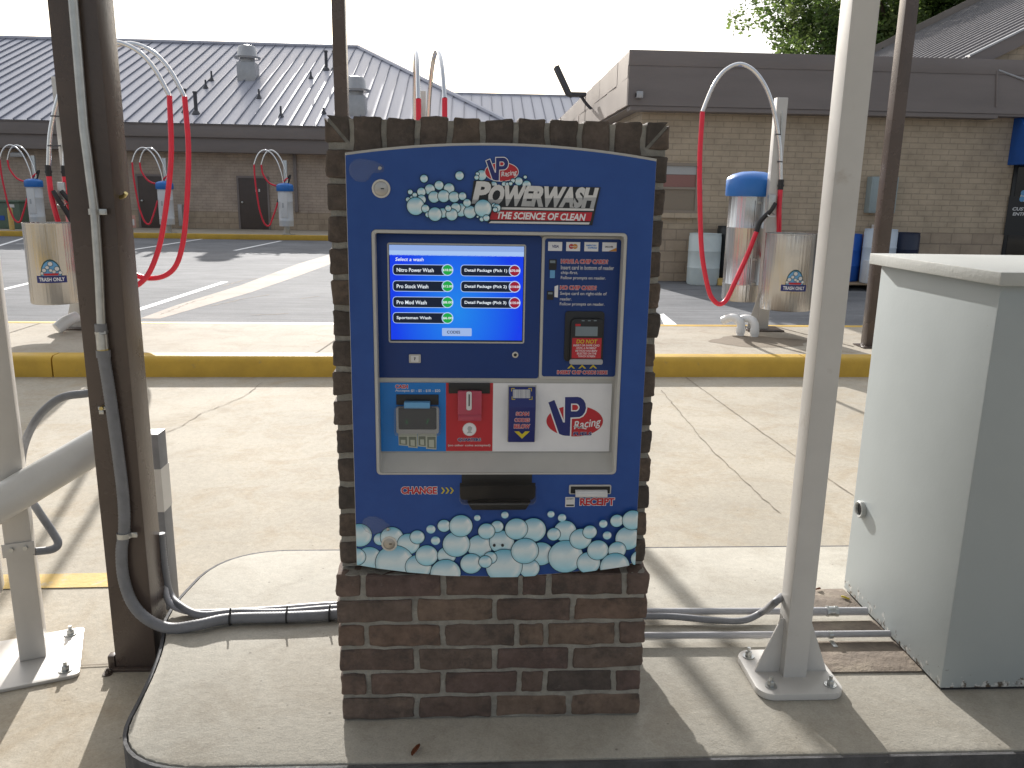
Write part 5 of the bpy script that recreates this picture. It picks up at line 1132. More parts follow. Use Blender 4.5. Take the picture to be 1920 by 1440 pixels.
# trash cans
def trash(x, y, z0, z1, r, ang, label):
    t = thing('trash_can', (x, y, z0), label, 'trash can', 'stainless trash cans on the vacuum stations')
    mb = MB(); h = z1-z0; mb.lathe([(r*.97, 0), (r, .01), (r, h-.012), (r*1.015, h-.008), (r*1.015, h), (r*.975, h), (r*.97, h-.05), (r*.965, .02)], (0, 0, 0), 'stainless', 56, capt=False); mb.lathe([(.001, .021), (r*.965, .02)], (0, 0, 0), 'vent_dark', 40, capt=False, capb=False); b_ = mb.build('can_body', t); b_.location = (0, 0, 0)
    mb = MB(); a = Vector((math.sin(ang), -math.cos(ang), 0)); mb.box(-.03, .03, r*.9, r+.10, h*.6, h*.7, 'galvanised', .004); o = mb.build('bracket', t); o.location = (0, 0, 0)
    gr = Gr(lambda u, v, k: (x+(r+.0012+.0006*k)*math.sin(ang+u/r), y-(r+.0012+.0006*k)*math.cos(ang+u/r), z0+v))
    gr.rect(-.125, .20, .125, .262, 'print_navy', 0, nu=14); gr.text('TRASH ONLY', -.105, .214, .105, .249, 'print_white', 1, bold=.03)
    n = 20
    for k, (ru, m) in enumerate(((.088, 'print_teal'), (.080, 'print_ltblue'))):
        for i in range(12):
            u0 = -ru+2*ru*i/12; u1 = u0+2*ru/12; hh = lambda u: .264+.145*math.sqrt(max(0, 1-(u/ru)**2))*(ru/.088)
            gr.poly([(u0, .264), (u1, .264), (u1, hh(u1)), (u0, hh(u0))], m, k)
    for i, (u, v, rr_) in enumerate(((-.042, .30, .016), (.0, .345, .018), (.038, .31, .018), (-.02, .32, .014), (.018, .29, .013), (-.055, .28, .012), (.055, .283, .013), (.0, .30, .012))):
        u, v, rr_ = u*1.28, .264+(v-.262)*1.28, rr_*1.28; gr.disc(u, v, rr_, rr_, 'print_teal', 2+2*i, 14); gr.disc(u, v, rr_*.8, rr_*.8, 'print_silver', 3+2*i, 14)
    gr.rect(-.055, .268, .055, .286, 'print_red', 20, nu=6); gr.build('sticker', t)
    return t
trash(3.085, 6.02, .292, 1.035, .243, rad(-5), 'stainless steel trash can with a TRASH ONLY sticker, right of the brick pillar')
trash(-3.875, 5.80, .315, 1.04, .205, rad(22), 'stainless steel trash can with a TRASH ONLY sticker, left of the brown post')
# white vent elbows
for x, y, lb in ((1388, 629, 'left one of two short white PVC elbows beside the vacuum foot'), (1414, 631, 'white PVC elbow standing right against the vacuum foot')):
    p = g(x, y, K2); mb = MB(); mb.tube([p+Vector((0, 0, .002)), p+Vector((0, 0, .10)), p+Vector((-.02, .03, .155)), p+Vector((-.07, .11, .165)), p+Vector((-.12, .2, .12))], .040, 'pvc_white', 18); mb.tube([p+Vector((0, 0, .03)), p+Vector((0, 0, .075))], .046, 'pvc_white', 18); o = mb.build('pvc_elbow'); origin_to(o, p); tag(o, lb, 'pipe', 'white PVC elbows')
p = g(122, 624, K2); mb = MB(); mb.tube([p+Vector((-.06, -.02, .04)), p+Vector((0, .05, .1)), p+Vector((.05, .15, .13))], .055, 'pvc_white', 16); o = mb.build('pvc_elbow'); origin_to(o, p); tag(o, 'white PVC stub on the island left of the brown post', 'pipe')
# rear canopy posts
for px, py, w, lb in ((1635, 652, .115, 'brown square post behind the grey cabinet, lit on its left face'), (None, None, .11, 'brown square post rising behind the top left of the brick pillar')):
    if px: p = g(px, py, K2); x, y = p.x, p.y+.06
    else: y = 5.5; x = f(641, 205, y).x
    mb = MB(); mb.box(x-w/2, x+w/2, y-w/2, y+w/2, K2+.012, 5.2, 'brown_steel', .006); t = thing('canopy_post', (x, y, K2), lb, 'post', None); mb.build('post_shaft', t)
    mb = MB(); mb.box(x-w/2-.05, x+w/2+.05, y-w/2-.05, y+w/2+.05, K2+.001, K2+.012, 'brown_steel', .002); mb.build('base_plate', t)
# ================================================================= WASH BUILDING (far left)
YF = 28.5
wb = thing('wash_building', (-12, 33, G), 'long tan brick wash building with a grey standing seam metal roof and brown fascia', 'building')
mb = MB(); mb.box(-46, 1.2, YF, YF+.3, .001, 2.72, 'far_brick'); mb.box(-46, 1.2, YF-.012, YF+.31, .001, .62, 'split_block'); mb.build('wall', wb)
mb = MB(); mb.box(.9, 1.2, YF+.31, 48, G, 2.72, 'far_brick'); mb.box(-46, 1.2, 48, 48.3, G, 2.72, 'far_brick'); mb.build('rear_wall', wb)
ze = 3.56; ye = YF-.75
mb = MB(); mb.box(-46, 1.75, ye, ye+.06, 3.12, ze, 'brown_fascia', .01); mb.box(-46, 1.70, ye+.12, YF+.05, 2.64, 3.14, 'brown_fascia', .01); mb.box(-46, 1.70, YF+.05, YF+.2, 2.9, 3.5, 'brown_fascia'); mb.box(1.6, 1.75, ye, 49, 2.66, ze, 'brown_fascia'); mb.build('fascia', wb)
pk = f(672, 90, 38.6); XR, YRg, ZR = pk.x, 38.6, pk.z
ec = Vector((1.78, ye-.03, ze+.01))
zl = f(0, 74, 38.6).z
mb = MB()
A1 = Vector((-46, ye-.03, ze+.01)); R1 = Vector((-46, YRg, ZR)); P1 = Vector((XR, YRg, ZR)); E2 = Vector((1.78, 2*YRg-ye, ze+.01)); A2 = Vector((-46, 2*YRg-ye, ze+.01))
mb.poly([A1, ec, P1, R1], 'roof_metal'); mb.poly([ec, E2, P1], 'roof_metal'); mb.poly([R1, P1, E2, A2], 'roof_metal')
mb.poly([A1-Vector((0, 0, .05)), A2-Vector((0, 0, .05)), E2-Vector((0, 0, .05)), ec-Vector((0, 0, .05))], 'brown_fascia')
slope = (ZR-ze-.01)/(YRg-ye+.03); nrm = Vector((0, -slope, 1)).normalized(); upv = Vector((0, 1, slope)).normalized()
x = -45.8
while x < 1.7:
    tmax = 1. if x < XR else (1.78-x)/(1.78-XR)
    if tmax > .01:
        p = Vector((x, ye-.03, ze+.012)); q = p+Vector((0, (YRg-ye+.03)*tmax, (ZR-ze-.01)*tmax)); w = Vector((.012, 0, 0)); h = nrm*.05
        mb.hexa([p-w, p+w, q+w, q-w, p-w+h, p+w+h, q+w+h, q-w+h], 'roof_seam')
    x += .46
def bar(p, q, r, m): mb.tube([p, q], r, m, 8, sub=1)
bar(R1+Vector((0, 0, .03)), P1+Vector((0, 0, .03)), .11, 'roof_metal'); bar(P1+Vector((0, 0, .03)), ec+Vector((0, 0, .04)), .10, 'roof_metal')
rf = mb.build('roof', wb)
def roofpt(px, py):
    d = (px-960)/CF*RT - (py-720)/CF*UP + FW; a = Vector((0, ye-.03, ze+.01)); t = (a-CP).dot(nrm)/d.dot(nrm); return CP+t*d
for px, py, h in ((466, 147, 1.), (668, 212, 1.)):
    p = roofpt(px, py); mb = MB(); mb.box(p.x-.36, p.x+.36, p.y-.36, p.y+.36, p.z-.3, p.z+.58, 'vent_grey', .02); mb.lathe([(.28, .58), (.28, .72), (.50, .73), (.52, .80), (.40, .82), (.38, .86), (.36, 1.12), (.30, 1.22), (.1, 1.26)], (p.x, p.y, p.z), 'vent_grey', 24); mb.build('roof_vent', rf)
for px, py, h in ((348, 210, .72), (368, 213, .68), (386, 165, .3), (397, 151, .36), (486, 184, .32), (527, 219, .36), (583, 147, .25), (612, 131, .7), (627, 131, .7), (607, 213, .2)):
    p = roofpt(px, py); mb = MB(); mb.lathe([(.16, -.03), (.1, .08), (.065, .1), (.065, h), (.085, h), (.085, h+.06)] if h > .5 else [(.12, -.03), (.04, .12), (.035, h)], (p.x, p.y, p.z), 'vent_dark', 12); mb.build('roof_pipe', rf)
for x0, x1, lab in ((453, 505, None), (267, 312, None)):
    a = f(x0, 436, YF-.02); b2 = f(x1, 436, YF-.02); zt_ = 1.80; mb = MB(); mb.box(a.x, b2.x, YF-.05, YF-.013, .005, zt_, 'brown_door', .006); d = mb.build('door', wb)
    mb = MB(); mb.box(a.x-.07, a.x-.002, YF-.06, YF-.013, .005, zt_+.07, 'brown_fascia'); mb.box(b2.x+.002, b2.x+.07, YF-.06, YF-.013, .005, zt_+.07, 'brown_fascia'); mb.box(a.x-.001, b2.x+.001, YF-.06, YF-.013, zt_+.002, zt_+.07, 'brown_fascia'); mb.build('door_frame', d)
    mb = MB(); mb.lathe([(.035, 0), (.035, .05), (.02, .06)], (a.x+.1, YF-.05, .95), 'galvanised', 12, 'Y'); mb.build('door_handle', d)
    if x0 == 453:
        mb = MB()
        for px in (480, 486): q = f(px, 357, YF-.06); mb.box(q.x-.025, q.x+.025, YF-.054, YF-.0505, q.z-.05, q.z+.05, 'print_silver')
        mb.build('door_sticker', d)
for px, py in ((36, 291),):
    q = f(px, py, YF-.1); mb = MB(); mb.box(q.x-.22, q.x+.22, YF-.3, YF-.013, q.z-.07, q.z+.09, 'vent_grey', .03); mb.build('wall_light', wb)
q0 = f(336, 383, YF-.1); q1 = f(347, 423, YF-.1); mb = MB(); mb.box(q0.x, q1.x, YF-.3, YF-.013, q1.z, q0.z, 'vent_grey', .02); mb.build('meter_box', wb)
q0 = f(552, 290, YF-.05); mb = MB(); mb.box(q0.x-.06, q0.x+.06, YF-.08, YF-.013, .64, 2.64, 'brown_fascia', .01); mb.build('downspout', wb)
# rear building, just its roof in view
rb = thing('rear_building', (2, 52, G), 'further building behind, only its low blue grey metal roof showing between the two nearer ones', 'building')
za = f(1000, 179, 52).z; mb = MB(); zb_ = za-2.3
mb.prism([(-8, 46.5, zb_), (14, 46.5, zb_), (14, 52, za), (-8, 52, za)], (0, 0, -.08), 'roof_metal')
x = -8
while x < 14:
    p = Vector((x, 46.5, zb_)); q = Vector((x, 52, za)); w = Vector((.02, 0, 0)); h = Vector((0, 0, .07)); mb.hexa([p-w, p+w, q+w, q-w, p-w+h, p+w+h, q+w+h, q-w+h], 'roof_seam'); x += .62
mb.box(-8, 14, 51.9, 52.1, za-.1, za+.07, 'roof_metal'); mb.build('roof', rb)
mb = MB(); mb.box(-7.5, 13.5, 47, 58, G, zb_+.1, 'far_brick'); mb.build('wall', rb)

# ================================================================= SHOP BUILDING (right)
YS_ = 13.08
sb = thing('shop_building', (8, 17, G), 'tan brick shop building with a deep brown fascia, dark glass entrance door and blue awning', 'building')
mb = MB(); mb.box(2.99, 30, YS_, YS_+.3, G+.001, 3.0, 'tan_brick'); mb.box(2.99, 3.29, YS_+.301, 26, G+.001, 3.0, 'tan_brick'); mb.box(3.3, 30, 25.7, 26, G, 3.0, 'tan_brick'); mb.build('wall', sb)
mb = MB(); mb.box(2.98, 30, YS_-.012, YS_-.0005, G+.002, .80, 'split_block'); mb.box(2.975, 2.989, YS_-.011, 25.9, G+.002, .80, 'split_block'); mb.build('block_base', sb)
yp = YS_-.33; X3 = 2.66
zf0 = f(1300, 207, YS_-.3).z
mb = MB()
zt_ = f(1182, 93, yp).z
mb.box(X3, 30, yp, yp+.06, zf0+.06, zt_-.25, 'brown_fascia'); mb.box(X3-.01, 30, yp-.012, yp+.06, zt_-.249, zt_, 'brown_fascia', .004); mb.box(X3+.05, 9.3, yp+.02, YS_-.001, zf0-.02, zf0+.058, 'brown_fascia', .004)
mb.box(X3, 30, yp+.061, YS_+.25, zt_-.12, zt_-.02, 'brown_fascia'); mb.box(9.3, 30, yp+.02, YS_-.001, zf0+.02, zf0+.059, 'brown_fascia')
mb.build('fascia', sb)
mb = MB()
n = 12; ys = [yp+.0601+(25.6-yp)*i/n for i in range(n+1)]
zr = lambda y: zt_-.02-(y-yp)*.012
random.seed(4)
for i in range(n):
    for (za_, zb2) in ((0, .52), (.523, 1)):
        h0 = zf0+.06; jx = [random.uniform(-.012, .012) for _ in range(4)]
        z00, z01 = h0+(zr(ys[i])-h0)*za_, h0+(zr(ys[i])-h0)*zb2; z10, z11 = h0+(zr(ys[i+1])-h0)*za_, h0+(zr(ys[i+1])-h0)*zb2
        mb.prism([(X3+jx[0], ys[i], z00), (X3+jx[1], ys[i+1]-.004, z10), (X3+jx[1], ys[i+1]-.004, z11), (X3+jx[0], ys[i], z01)], (.05, 0, 0), 'sun_fascia')
mb.build('side_fascia', sb)
mb = MB(); mb.box(X3+.051, 2.985, yp+.061, 25.6, zf0+.03, zf0+.055, 'brown_fascia'); mb.box(X3+.03, 30, yp+.07, 25.6, zt_-.3, zt_-.26, 'vent_grey'); mb.build('flat_roof', sb)
# ribbed gable roof behind the parapet
n0, m0, ks = 13.35, 26.6, .50
def sx_(px, py, y): p = f(px, py, y); return p.x, p.z
bx, bz = sx_(1810, 113, n0); mb = MB()
rz_ = lambda x: bz+ks*(x-bx)
xa_, xr_ = bx-3.2, bx+9
mb.poly([(xa_, n0, rz_(xa_)), (xa_, m0, rz_(xa_)), (xr_, m0, rz_(xr_)), (xr_, n0, rz_(xr_))][::-1], 'roof_brown')
y = n0+.02
while y < m0:
    w = .05; mb.hexa([(xa_, y-w, rz_(xa_)), (xa_, y+w, rz_(xa_)), (xr_, y+w, rz_(xr_)), (xr_, y-w, rz_(xr_)), (xa_, y-w, rz_(xa_)+.06), (xa_, y+w, rz_(xa_)+.06), (xr_, y+w, rz_(xr_)+.06), (xr_, y-w, rz_(xr_)+.06)], 'roof_brown_rib'); y += .50
mb.hexa([(bx, n0-.10, rz_(bx)-.22), (bx, n0+.01, rz_(bx)-.22), (xr_, n0+.01, rz_(xr_)-.22), (xr_, n0-.10, rz_(xr_)-.22), (bx, n0-.10, rz_(bx)+.04), (bx, n0+.01, rz_(bx)+.04), (xr_, n0+.01, rz_(xr_)+.04), (xr_, n0-.10, rz_(xr_)+.04)], 'brown_fascia')
mb.hexa([(bx, n0-.12, rz_(bx)+.042), (bx, n0+.02, rz_(bx)+.042), (xr_, n0+.02, rz_(xr_)+.042), (xr_, n0-.12, rz_(xr_)+.042), (bx, n0-.12, rz_(bx)+.075), (bx, n0+.02, rz_(bx)+.075), (xr_, n0+.02, rz_(xr_)+.075), (xr_, n0-.12, rz_(xr_)+.075)], 'vent_grey')
mb.hexa([(xa_, m0-.05, rz_(xa_)+.01), (xa_, m0+.2, rz_(xa_)+.01), (xr_, m0+.2, rz_(xr_)+.01), (xr_, m0-.05, rz_(xr_)+.01), (xa_, m0-.05, rz_(xa_)+.28), (xa_, m0+.2, rz_(xa_)+.28), (xr_, m0+.2, rz_(xr_)+.28), (xr_, m0-.05, rz_(xr_)+.28)], 'sun_fascia')
mb.build('gable_roof', sb)
mb = MB(); mb.prism([(bx-.5, n0+.03, 3.2), (xr_, n0+.03, 3.2), (xr_, n0+.03, rz_(xr_)-.1), (bx, n0+.03, rz_(bx)-.1)], (0, .2, 0), 'tan_brick'); mb.build('gable_wall', sb)
# window left
def wrect(x0, y0, x1, y1, y): a = f(x0, y1, y); b2 = f(x1, y0, y); return a.x, min(a.z, b2.z), b2.x, max(a.z, b2.z)
q = wrect(1248, 400, 1306, 305, YS_-.03); fr = MB(); x0, z0, x1, z1 = q; x0 = x1-.95
fr.box(x0, x0+.05, YS_-.05, YS_-.001, z0, z1, 'frame_tan'); fr.box(x1-.05, x1, YS_-.05, YS_-.001, z0, z1, 'frame_tan'); fr.box(x0+.051, x1-.051, YS_-.05, YS_-.001, z1-.05, z1, 'frame_tan'); fr.box(x0+.051, x1-.051, YS_-.05, YS_-.001, z0, z0+.05, 'frame_tan'); fr.box(x0+.051, x1-.051, YS_-.045, YS_-.001, (z0+z1)/2-.02, (z0+z1)/2+.02, 'frame_tan'); fr.box(x0-.04, x1+.04, YS_-.09, YS_-.001, z0-.09, z0-.001, 'tan_brick')
wn = fr.build('window', sb); mb = MB(); mb.box(x0+.051, x1-.051, YS_-.018, YS_-.012, z0+.051, z1-.051, 'window_glass'); mb.build('pane', wn)
mb = MB(); zm_ = (z0+z1)/2; mb.box(x0+.052, x1-.052, YS_-.024, YS_-.019, zm_+.24, z1-.052, 'band_white'); mb.box(x0+.052, x1-.052, YS_-.024, YS_-.019, zm_+.021, zm_+.235, 'reflection_drum_red'); mb.box(x0+.052, x1-.052, YS_-.024, YS_-.019, z0+.052, zm_-.021, 'reflection_tan'); mb.build('reflection_bands', wn)  # reddish and tan glass reflections painted as coloured sheets, white band on top
q = wrect(1636, 400, 1668, 331, YS_-.2); mb = MB(); mb.box(q[0], q[2]+.1, YS_-.2, YS_-.001, q[1], q[3], 'box_blue_grey', .015); mb.box(q[0]+.03, q[2]+.07, YS_-.206, YS_-.2005, q[1]+.03, q[3]-.03, 'box_blue_grey', .004); mb.build('electrical_box', sb)
# entrance door with lettering
q = wrect(1884, 500, 1960, 300, YS_-.02); x0 = f(1886, 420, YS_-.02).x; mb = MB(); mb.box(x0, x0+1.15, YS_-.03, YS_-.0005, G+.01, 2.25, 'black_plastic', .004); dr = mb.build('door', sb)
mb = MB(); mb.box(x0+.07, x0+1.08, YS_-.036, YS_-.031, G+.1, 2.2, 'dark_glass'); mb.build('door_glass', dr)
gr = Gr(yplane(YS_-.038)); a = f(1903, 405, YS_-.04)
q = wrect(1897, 418, 1950, 378, YS_-.04)
gr.rect(q[0]-.06, q[1]-.23, q[2]+.45, q[3]+.1, 'print_black', 0)
zt0 = f(1910, 395, YS_-.04).z; ht = .062
gr.text('CUSTOMER', q[0]+.03, zt0, q[0]+.62, zt0+ht, 'print_silver', 2, bold=.03, shear=.2); gr.text('ENTRANCE', q[0]+.055, zt0-.09, q[0]+.58, zt0-.03, 'print_silver', 2, bold=.03, shear=.2)
c = f(1920, 368, YS_-.04)
for i, (u, v, r) in enumerate(((0, 0, .10), (-.05, .06, .05), (.06, .05, .06), (-.06, -.05, .05), (.05, -.06, .05))): gr.disc(c.x+.03+u, c.z+v, r, r, 'print_ltblue' if i % 2 else 'print_silver', 2+i, 18)
gr.build('door_lettering', dr)
at_ = f(1902, 210, 12.75); ab = f(1890, 305, 12.2); mb = MB()
xw = at_.x; P = [(YS_-.001, at_.z+.02), (YS_-.35, at_.z), (YS_-.85, ab.z+.18), (YS_-.85, ab.z-.02), (YS_-.83, ab.z-.02), (YS_-.81, ab.z+.16), (YS_-.001, ab.z+.3)]
P = [(YS_-.001, at_.z), (YS_-.12, at_.z-.01), (YS_-.8, ab.z+.15), (YS_-.8, ab.z), (YS_-.001, ab.z)]
xw = f(1897, 250, YS_).x
mb.prism([(xw, y, z) for y, z in P], (2.2, 0, 0), 'awning_blue', bev=.01); mb.build('awning', sb)
# camera and floodlight
p = f(1199, 178, yp-.05); mb = MB(); mb.box(p.x-.06, p.x+.05, yp-.13, yp-.013, p.z-.055, p.z+.055, 'vent_grey', .012); mb.lathe([(.035, 0), (.035, .012)], (p.x-.062, yp-.07, p.z-.005), 'black_plastic', 16, 'X'); mb.build('camera_housing', sb)
p = f(1112, 182, 17.0); yy = 17.
pa = Vector((X3-.02, yy, p.z-.25)); pb = Vector((X3-.28, yy-.05, p.z+.03)); mb = MB(); mb.tube([pa, (pa+pb)/2+Vector((0, 0, -.02)), pb], .035, 'vent_dark', 8); mb.box(pb.x-.28, pb.x+.12, yy-.18, yy+.10, pb.z-.03, pb.z+.05, 'vent_dark', .02)
e = Vector((pb.x-.25, yy-.1, pb.z)); mb.hexa([e+Vector(v) for v in ((-.06, -.2, 0), (.06, -.2, -.05), (.06, .2, -.05), (-.06, .2, 0), (-.35, -.2, .55), (-.27, -.2, .58), (-.27, .2, .58), (-.35, .2, .55))], 'vent_dark'); mb.build('floodlight', sb)
mb = MB(); p0 = f(1872, 132, yp-.01); p1 = f(1935, 155, yp-.01); mb.tube([p0, p1], .02, 'vent_grey', 8, sub=1); p2 = f(1868, 200, yp-.01); mb.tube([p0+Vector((-.02, .0, 0)), p2], .018, 'brown_fascia', 8, sub=1); mb.build('fascia_pipe', sb)

# drums, pallet and oddments along the shop wall
def drum(x, y, z, r, h, m, label, jug=False):
    mb = MB()
    pr = [(r*.94, 0), (r, .03), (r, h*.32), (r*1.02, h*.335), (r, h*.35), (r, h*.65), (r*1.02, h*.665), (r, h*.68), (r, h-.06), (r*.97, h-.03), (r*.99, h), (r*.93, h), (r*.92, h-.025), (.0, h-.02)]
    mb.lathe(pr, (x, y, z), m, 32, capt=False); mb.lathe([(.035, 0), (.035, .02)], (x+r*.5, y, z+h-.025), m, 12); o = mb.build('drum'); origin_to(o, (x, y, z)); tag(o, label, 'drum', 'drums along the shop wall')
drum(4.14, 12.60, G, .285, .90, 'drum_white', 'translucent white plastic drum under the shop window')
drum(4.66, 12.72, G+.11, .27, .92, 'drum_black', 'black drum standing next to the white drum, behind the vacuum canister')
drum(6.62, 12.35, G+.12, .24, .82, 'drum_blue', 'bright blue drum seen between the trash can and the white pole')
drum(7.0, 12.55, G+.12, .22, .80, 'reflection_drum_red', 'dark red drum just right of the bright blue drum')
drum(7.03, 12.0, G+.12, .27, .92, 'drum_pale_blue', 'pale blue drum on the pallet behind the white pole')
drum(7.62, 12.3, G+.12, .25, .86, 'drum_navy', 'dark navy drum on the pallet, right of the pale blue one')
def pallet(x0, x1, y0, y1, m, label):
    mb = MB(); n = 6; w = (y1-y0)/n
    for i in range(n): mb.box(x0, x1, y0+i*w, y0+i*w+w*.75, G+.10, G+.12, m, .002)
    for i in range(3):
        xx = x0+(x1-x0-.09)*i/2; mb.box(xx, xx+.09, y0, y1, G+.001, G+.0995, m, .002)
    o = mb.build('pallet'); origin_to(o, ((x0+x1)/2, (y0+y1)/2, G)); tag(o, label, 'pallet', 'pallets under the drums')
pallet(6.3, 8.0, 11.75, 12.95, 'wood_pallet', 'brown wooden pallet under the blue drums')
pallet(4.36, 5.15, 12.4, 13.04, 'yellow_faded', 'yellowish pallet under the black drum')
p = f(1630, 520, 11.9); mb = MB(); mb.box(p.x-.12, p.x+.14, 11.78, 11.98, G+.122, G+.52, 'canister_white', .03); mb.lathe([(.04, 0), (.04, .05)], (p.x, 11.88, G+.52), 'canister_white', 14); o = mb.build('plastic_jug'); origin_to(o, (p.x, 11.88, G+.12)); tag(o, 'pale plastic jug at the front of the wooden pallet', 'jug')
p = f(1648, 432, 12.9); mb = MB(); mb.box(p.x-.1, p.x+.14, 12.8, 13.0, p.z-.12, p.z+.10, 'print_white', .01); mb.box(p.x-.1, p.x+.14, 12.795, 12.799, p.z-.10, p.z-.02, 'print_red'); mb.box(p.x+.0, p.x+.04, 12.85, 12.95, G+.12, p.z-.121, 'galvanised'); o = mb.build('small_sign'); tag(o, 'small red and white sign by the wall, left of the rear brown post', 'sign')
# far left oddments
a = f(-30, 440, 26.2); b2 = f(42, 440, 26.2); zt2 = f(40, 380, 26.2).z
t = thing('transformer_box', ((a.x+b2.x)/2, 26.8, G), 'green electrical transformer box at the left end of the lot', 'electrical box')
mb = MB(); mb.box(a.x, b2.x, 26.2, 27.6, .004, zt2, 'transformer_green', .03); mb.box(a.x-.03, b2.x+.03, 26.15, 27.65, zt2+.001, zt2+.06, 'transformer_green', .02); mb.build('box_body', t)
mb = MB(); q = wrect(-10, 413, 9, 404, 26.19); mb.box(q[0], q[2], 26.185, 26.199, q[1], q[3], 'sign_blue'); q = wrect(17, 389, 27, 383, 26.19); mb.box(q[0], q[2], 26.185, 26.199, q[1], q[3], 'print_silver'); mb.build('warning_label', t)
p0 = f(24, 440, 25.5); zt3 = f(12, 389, 25.5).z; mb = MB(); mb.lathe([(.075, 0), (.075, zt3-.0-.04), (.05, zt3-.01), (.0, zt3)], (p0.x, 25.5, .002), 'yellow_faded', 16, capt=False); o = mb.build('bollard'); origin_to(o, (p0.x, 25.5, 0)); tag(o, 'faded yellow bollard in front of the green transformer box', 'bollard')
p = f(248, 432, 25.6); mb = MB(); mb.box(p.x-.13, p.x+.13, 25.6, 25.63, .12, .52, 'sign_pink', .01); mb.box(p.x-.02, p.x+.02, 25.631, 25.66, .002, .5, 'galvanised'); mb.box(p.x-.09, p.x+.09, 25.592, 25.599, .2, .4, 'print_silver'); o = mb.build('small_sign'); tag(o, 'small pink sign standing low by the left brown door', 'sign')

# ================================================================= TREES
def tree(x, y, h, spread, seed, label, dens=1., base=.42):
    rnd = random.Random(seed); t = thing('tree', (x, y, G), label, 'tree', 'trees behind the shop')
    mb = MB(); top = Vector((x+rnd.uniform(-.5, .5), y, G+h*.62)); mb.tube([(x, y, G), (x+.1, y, G+h*.25), top], .3, 'bark', 10, rr=lambda q: .34*(1-.6*q)); tips = []
    for i in range(17):
        a = i*2.4+rnd.uniform(-.4, .4); z = G+h*rnd.uniform(base*.75, .62); b_ = Vector((x, y, z)); e = Vector((x+math.cos(a)*spread*rnd.uniform(.5, .95), y+math.sin(a)*spread*rnd.uniform(.5, .95), z+h*rnd.uniform(.04, .34)))
        mid = b_.lerp(e, .5)+Vector((0, 0, -.25)); mb.tube([b_, mid, e], .1, 'bark', 6, sub=4, rr=lambda q: .12*(1-.85*q)); tips.append((b_, e))
        for k in range(3):
            q = b_.lerp(e, rnd.uniform(.4, .9)); e2 = q+Vector((rnd.uniform(-1, 1), rnd.uniform(-1, 1), rnd.uniform(-.1, .9)))*spread*.32; mb.tube([q, q.lerp(e2, .5)+Vector((0, 0, .1)), e2], .04, 'bark', 5, sub=3, rr=lambda q: .05*(1-.8*q)); tips.append((q, e2))
    mb.build('trunk', t)
    mb = MB(color=True); G1 = [(.10, .16, .05), (.075, .125, .04), (.13, .19, .07), (.06, .10, .035), (.15, .2, .085)]
    clumps = []
    for b_, e in tips:
        for k in range(5): c = b_.lerp(e, rnd.uniform(.45, 1.1))+Vector((rnd.gauss(0, .5), rnd.gauss(0, .5), rnd.gauss(0, .4))); clumps.append((c, rnd.uniform(.35, .85)))
    for k in range(int(70*dens)):
        a = rnd.uniform(0, 2*PI); rr = spread*math.sqrt(rnd.uniform(0, 1)); zz = G+h*(base+(1-base)*rnd.uniform(.1, .95)); lim = math.sqrt(max(.05, 1-((zz-G)/h-.66)**2/.15)); clumps.append((Vector((x+math.cos(a)*rr*lim, y+math.sin(a)*rr*lim, zz)), rnd.uniform(.4, .9)))
    for c, r in clumps:
        cb_ = rnd.choice(G1); n = int(210*r*dens)
        for i in range(n):
            d = Vector((rnd.gauss(0, 1), rnd.gauss(0, 1), rnd.gauss(0, .75))).normalized()*r*rnd.uniform(.25, 1.)**.6; p = c+d
            s = rnd.uniform(.06, .13); u = Vector((rnd.gauss(0, 1), rnd.gauss(0, 1), rnd.gauss(0, .5))).normalized(); v = u.cross(Vector((rnd.gauss(0, 1), rnd.gauss(0, 1), rnd.gauss(0, 1)))).normalized()
            k = rnd.uniform(.75, 1.3); mb.poly([p-u*s, p+v*s*.55, p+u*s, p-v*s*.5], 'leaf_attr', mulc(cb_, k))
    mb.build('crown', t, sharp=False, recalc=False)
tree(15.8, 30, 12.5, 5.0, 11, 'leafy green tree rising behind the flat parapet of the shop', 1.)
tree(25.5, 37, 15.5, 5.5, 23, 'second green tree, behind the ribbed gable roof', 1.)
tree(20.0, 29.5, 12.0, 4.2, 5, 'dense green tree between the white pole and the rear brown post', 1.)

# ================================================================= LIGHT
AZ, EL = rad(-11.), rad(22.6)
w = bpy.data.worlds.new('World'); bpy.context.scene.world = w; w.use_nodes = True; nt = w.node_tree
bg = nt.nodes['Background']; sky = nt.nodes.new('ShaderNodeTexSky'); sky.sky_type = 'NISHITA'; sky.sun_disc = False
sky.sun_elevation = EL; sky.sun_rotation = AZ; sky.dust_density = 4.; sky.air_density = 1.; sky.ozone_density = 1.
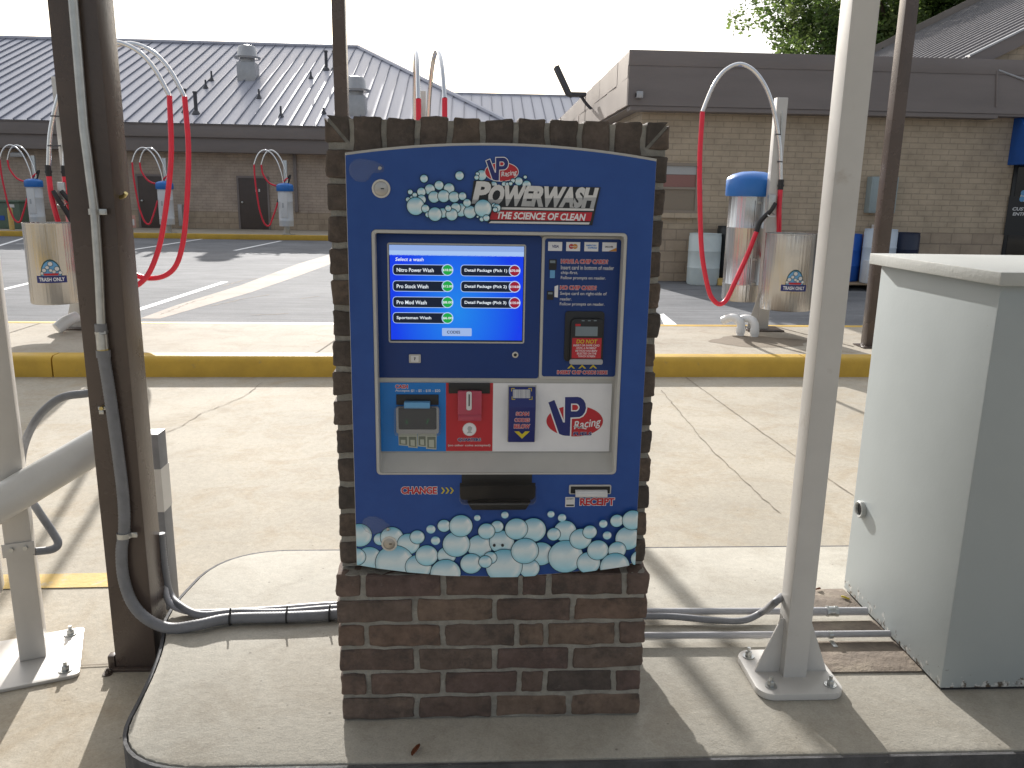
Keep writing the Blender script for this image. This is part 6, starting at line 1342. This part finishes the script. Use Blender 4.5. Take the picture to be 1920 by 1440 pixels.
# thin bright cloud over most of the sky
tc = nt.nodes.new('ShaderNodeTexCoord'); mp = N(nt, 'ShaderNodeMapping'); mp.inputs['Scale'].default_value = (1, 1, 2.6); nt.links.new(tc.outputs['Generated'], mp.inputs['Vector'])
n1 = N(nt, 'ShaderNodeTexNoise', Scale=2.1, Detail=7., Roughness=.55); nt.links.new(mp.outputs['Vector'], n1.inputs['Vector'])
mr = N(nt, 'ShaderNodeMapRange'); mr.inputs['From Min'].default_value = .3; mr.inputs['From Max'].default_value = .62; mr.inputs['To Min'].default_value = .25; mr.inputs['To Max'].default_value = .85; nt.links.new(n1.outputs['Fac'], mr.inputs['Value'])
mx = N(nt, 'ShaderNodeMix', data_type='RGBA'); nt.links.new(mr.outputs['Result'], mx.inputs['Factor']); nt.links.new(sky.outputs['Color'], mx.inputs[6]); 
dt = N(nt, 'ShaderNodeVectorMath', operation='DOT_PRODUCT'); nt.links.new(tc.outputs['Generated'], dt.inputs[0]); dt.inputs[1].default_value = (math.sin(AZ)*math.cos(EL), math.cos(AZ)*math.cos(EL), math.sin(EL))
mr2 = N(nt, 'ShaderNodeMapRange'); mr2.inputs['From Min'].default_value = -.2; mr2.inputs['From Max'].default_value = .75; mr2.inputs['To Min'].default_value = CLOUD[0]; mr2.inputs['To Max'].default_value = CLOUD[1]; nt.links.new(dt.outputs['Value'], mr2.inputs['Value'])
cc_ = N(nt, 'ShaderNodeVectorMath', operation='SCALE'); cc_.inputs[0].default_value = (.96, .98, 1.); nt.links.new(mr2.outputs['Result'], cc_.inputs['Scale']); nt.links.new(cc_.outputs[0], mx.inputs[7])
nt.links.new(mx.outputs[2], bg.inputs['Color']); bg.inputs['Strength'].default_value = SKYK
sl = bpy.data.lights.new('sun', 'SUN'); sl.energy = SUNK; sl.angle = rad(.53); sl.color = (1, .965, .915)
so = bpy.data.objects.new('sun', sl); C.objects.link(so)
dv = Vector((math.sin(AZ)*math.cos(EL), math.cos(AZ)*math.cos(EL), math.sin(EL))); so.rotation_euler = dv.to_track_quat('Z', 'Y').to_euler(); so.location = (0, 0, 20)
vs = bpy.context.scene.view_settings; vs.view_transform = 'Standard'; vs.look = 'None'; vs.exposure = EXPO; vs.gamma = 1
bpy.context.scene.cycles.max_bounces = 8
bpy.context.scene.cycles.use_denoising = True
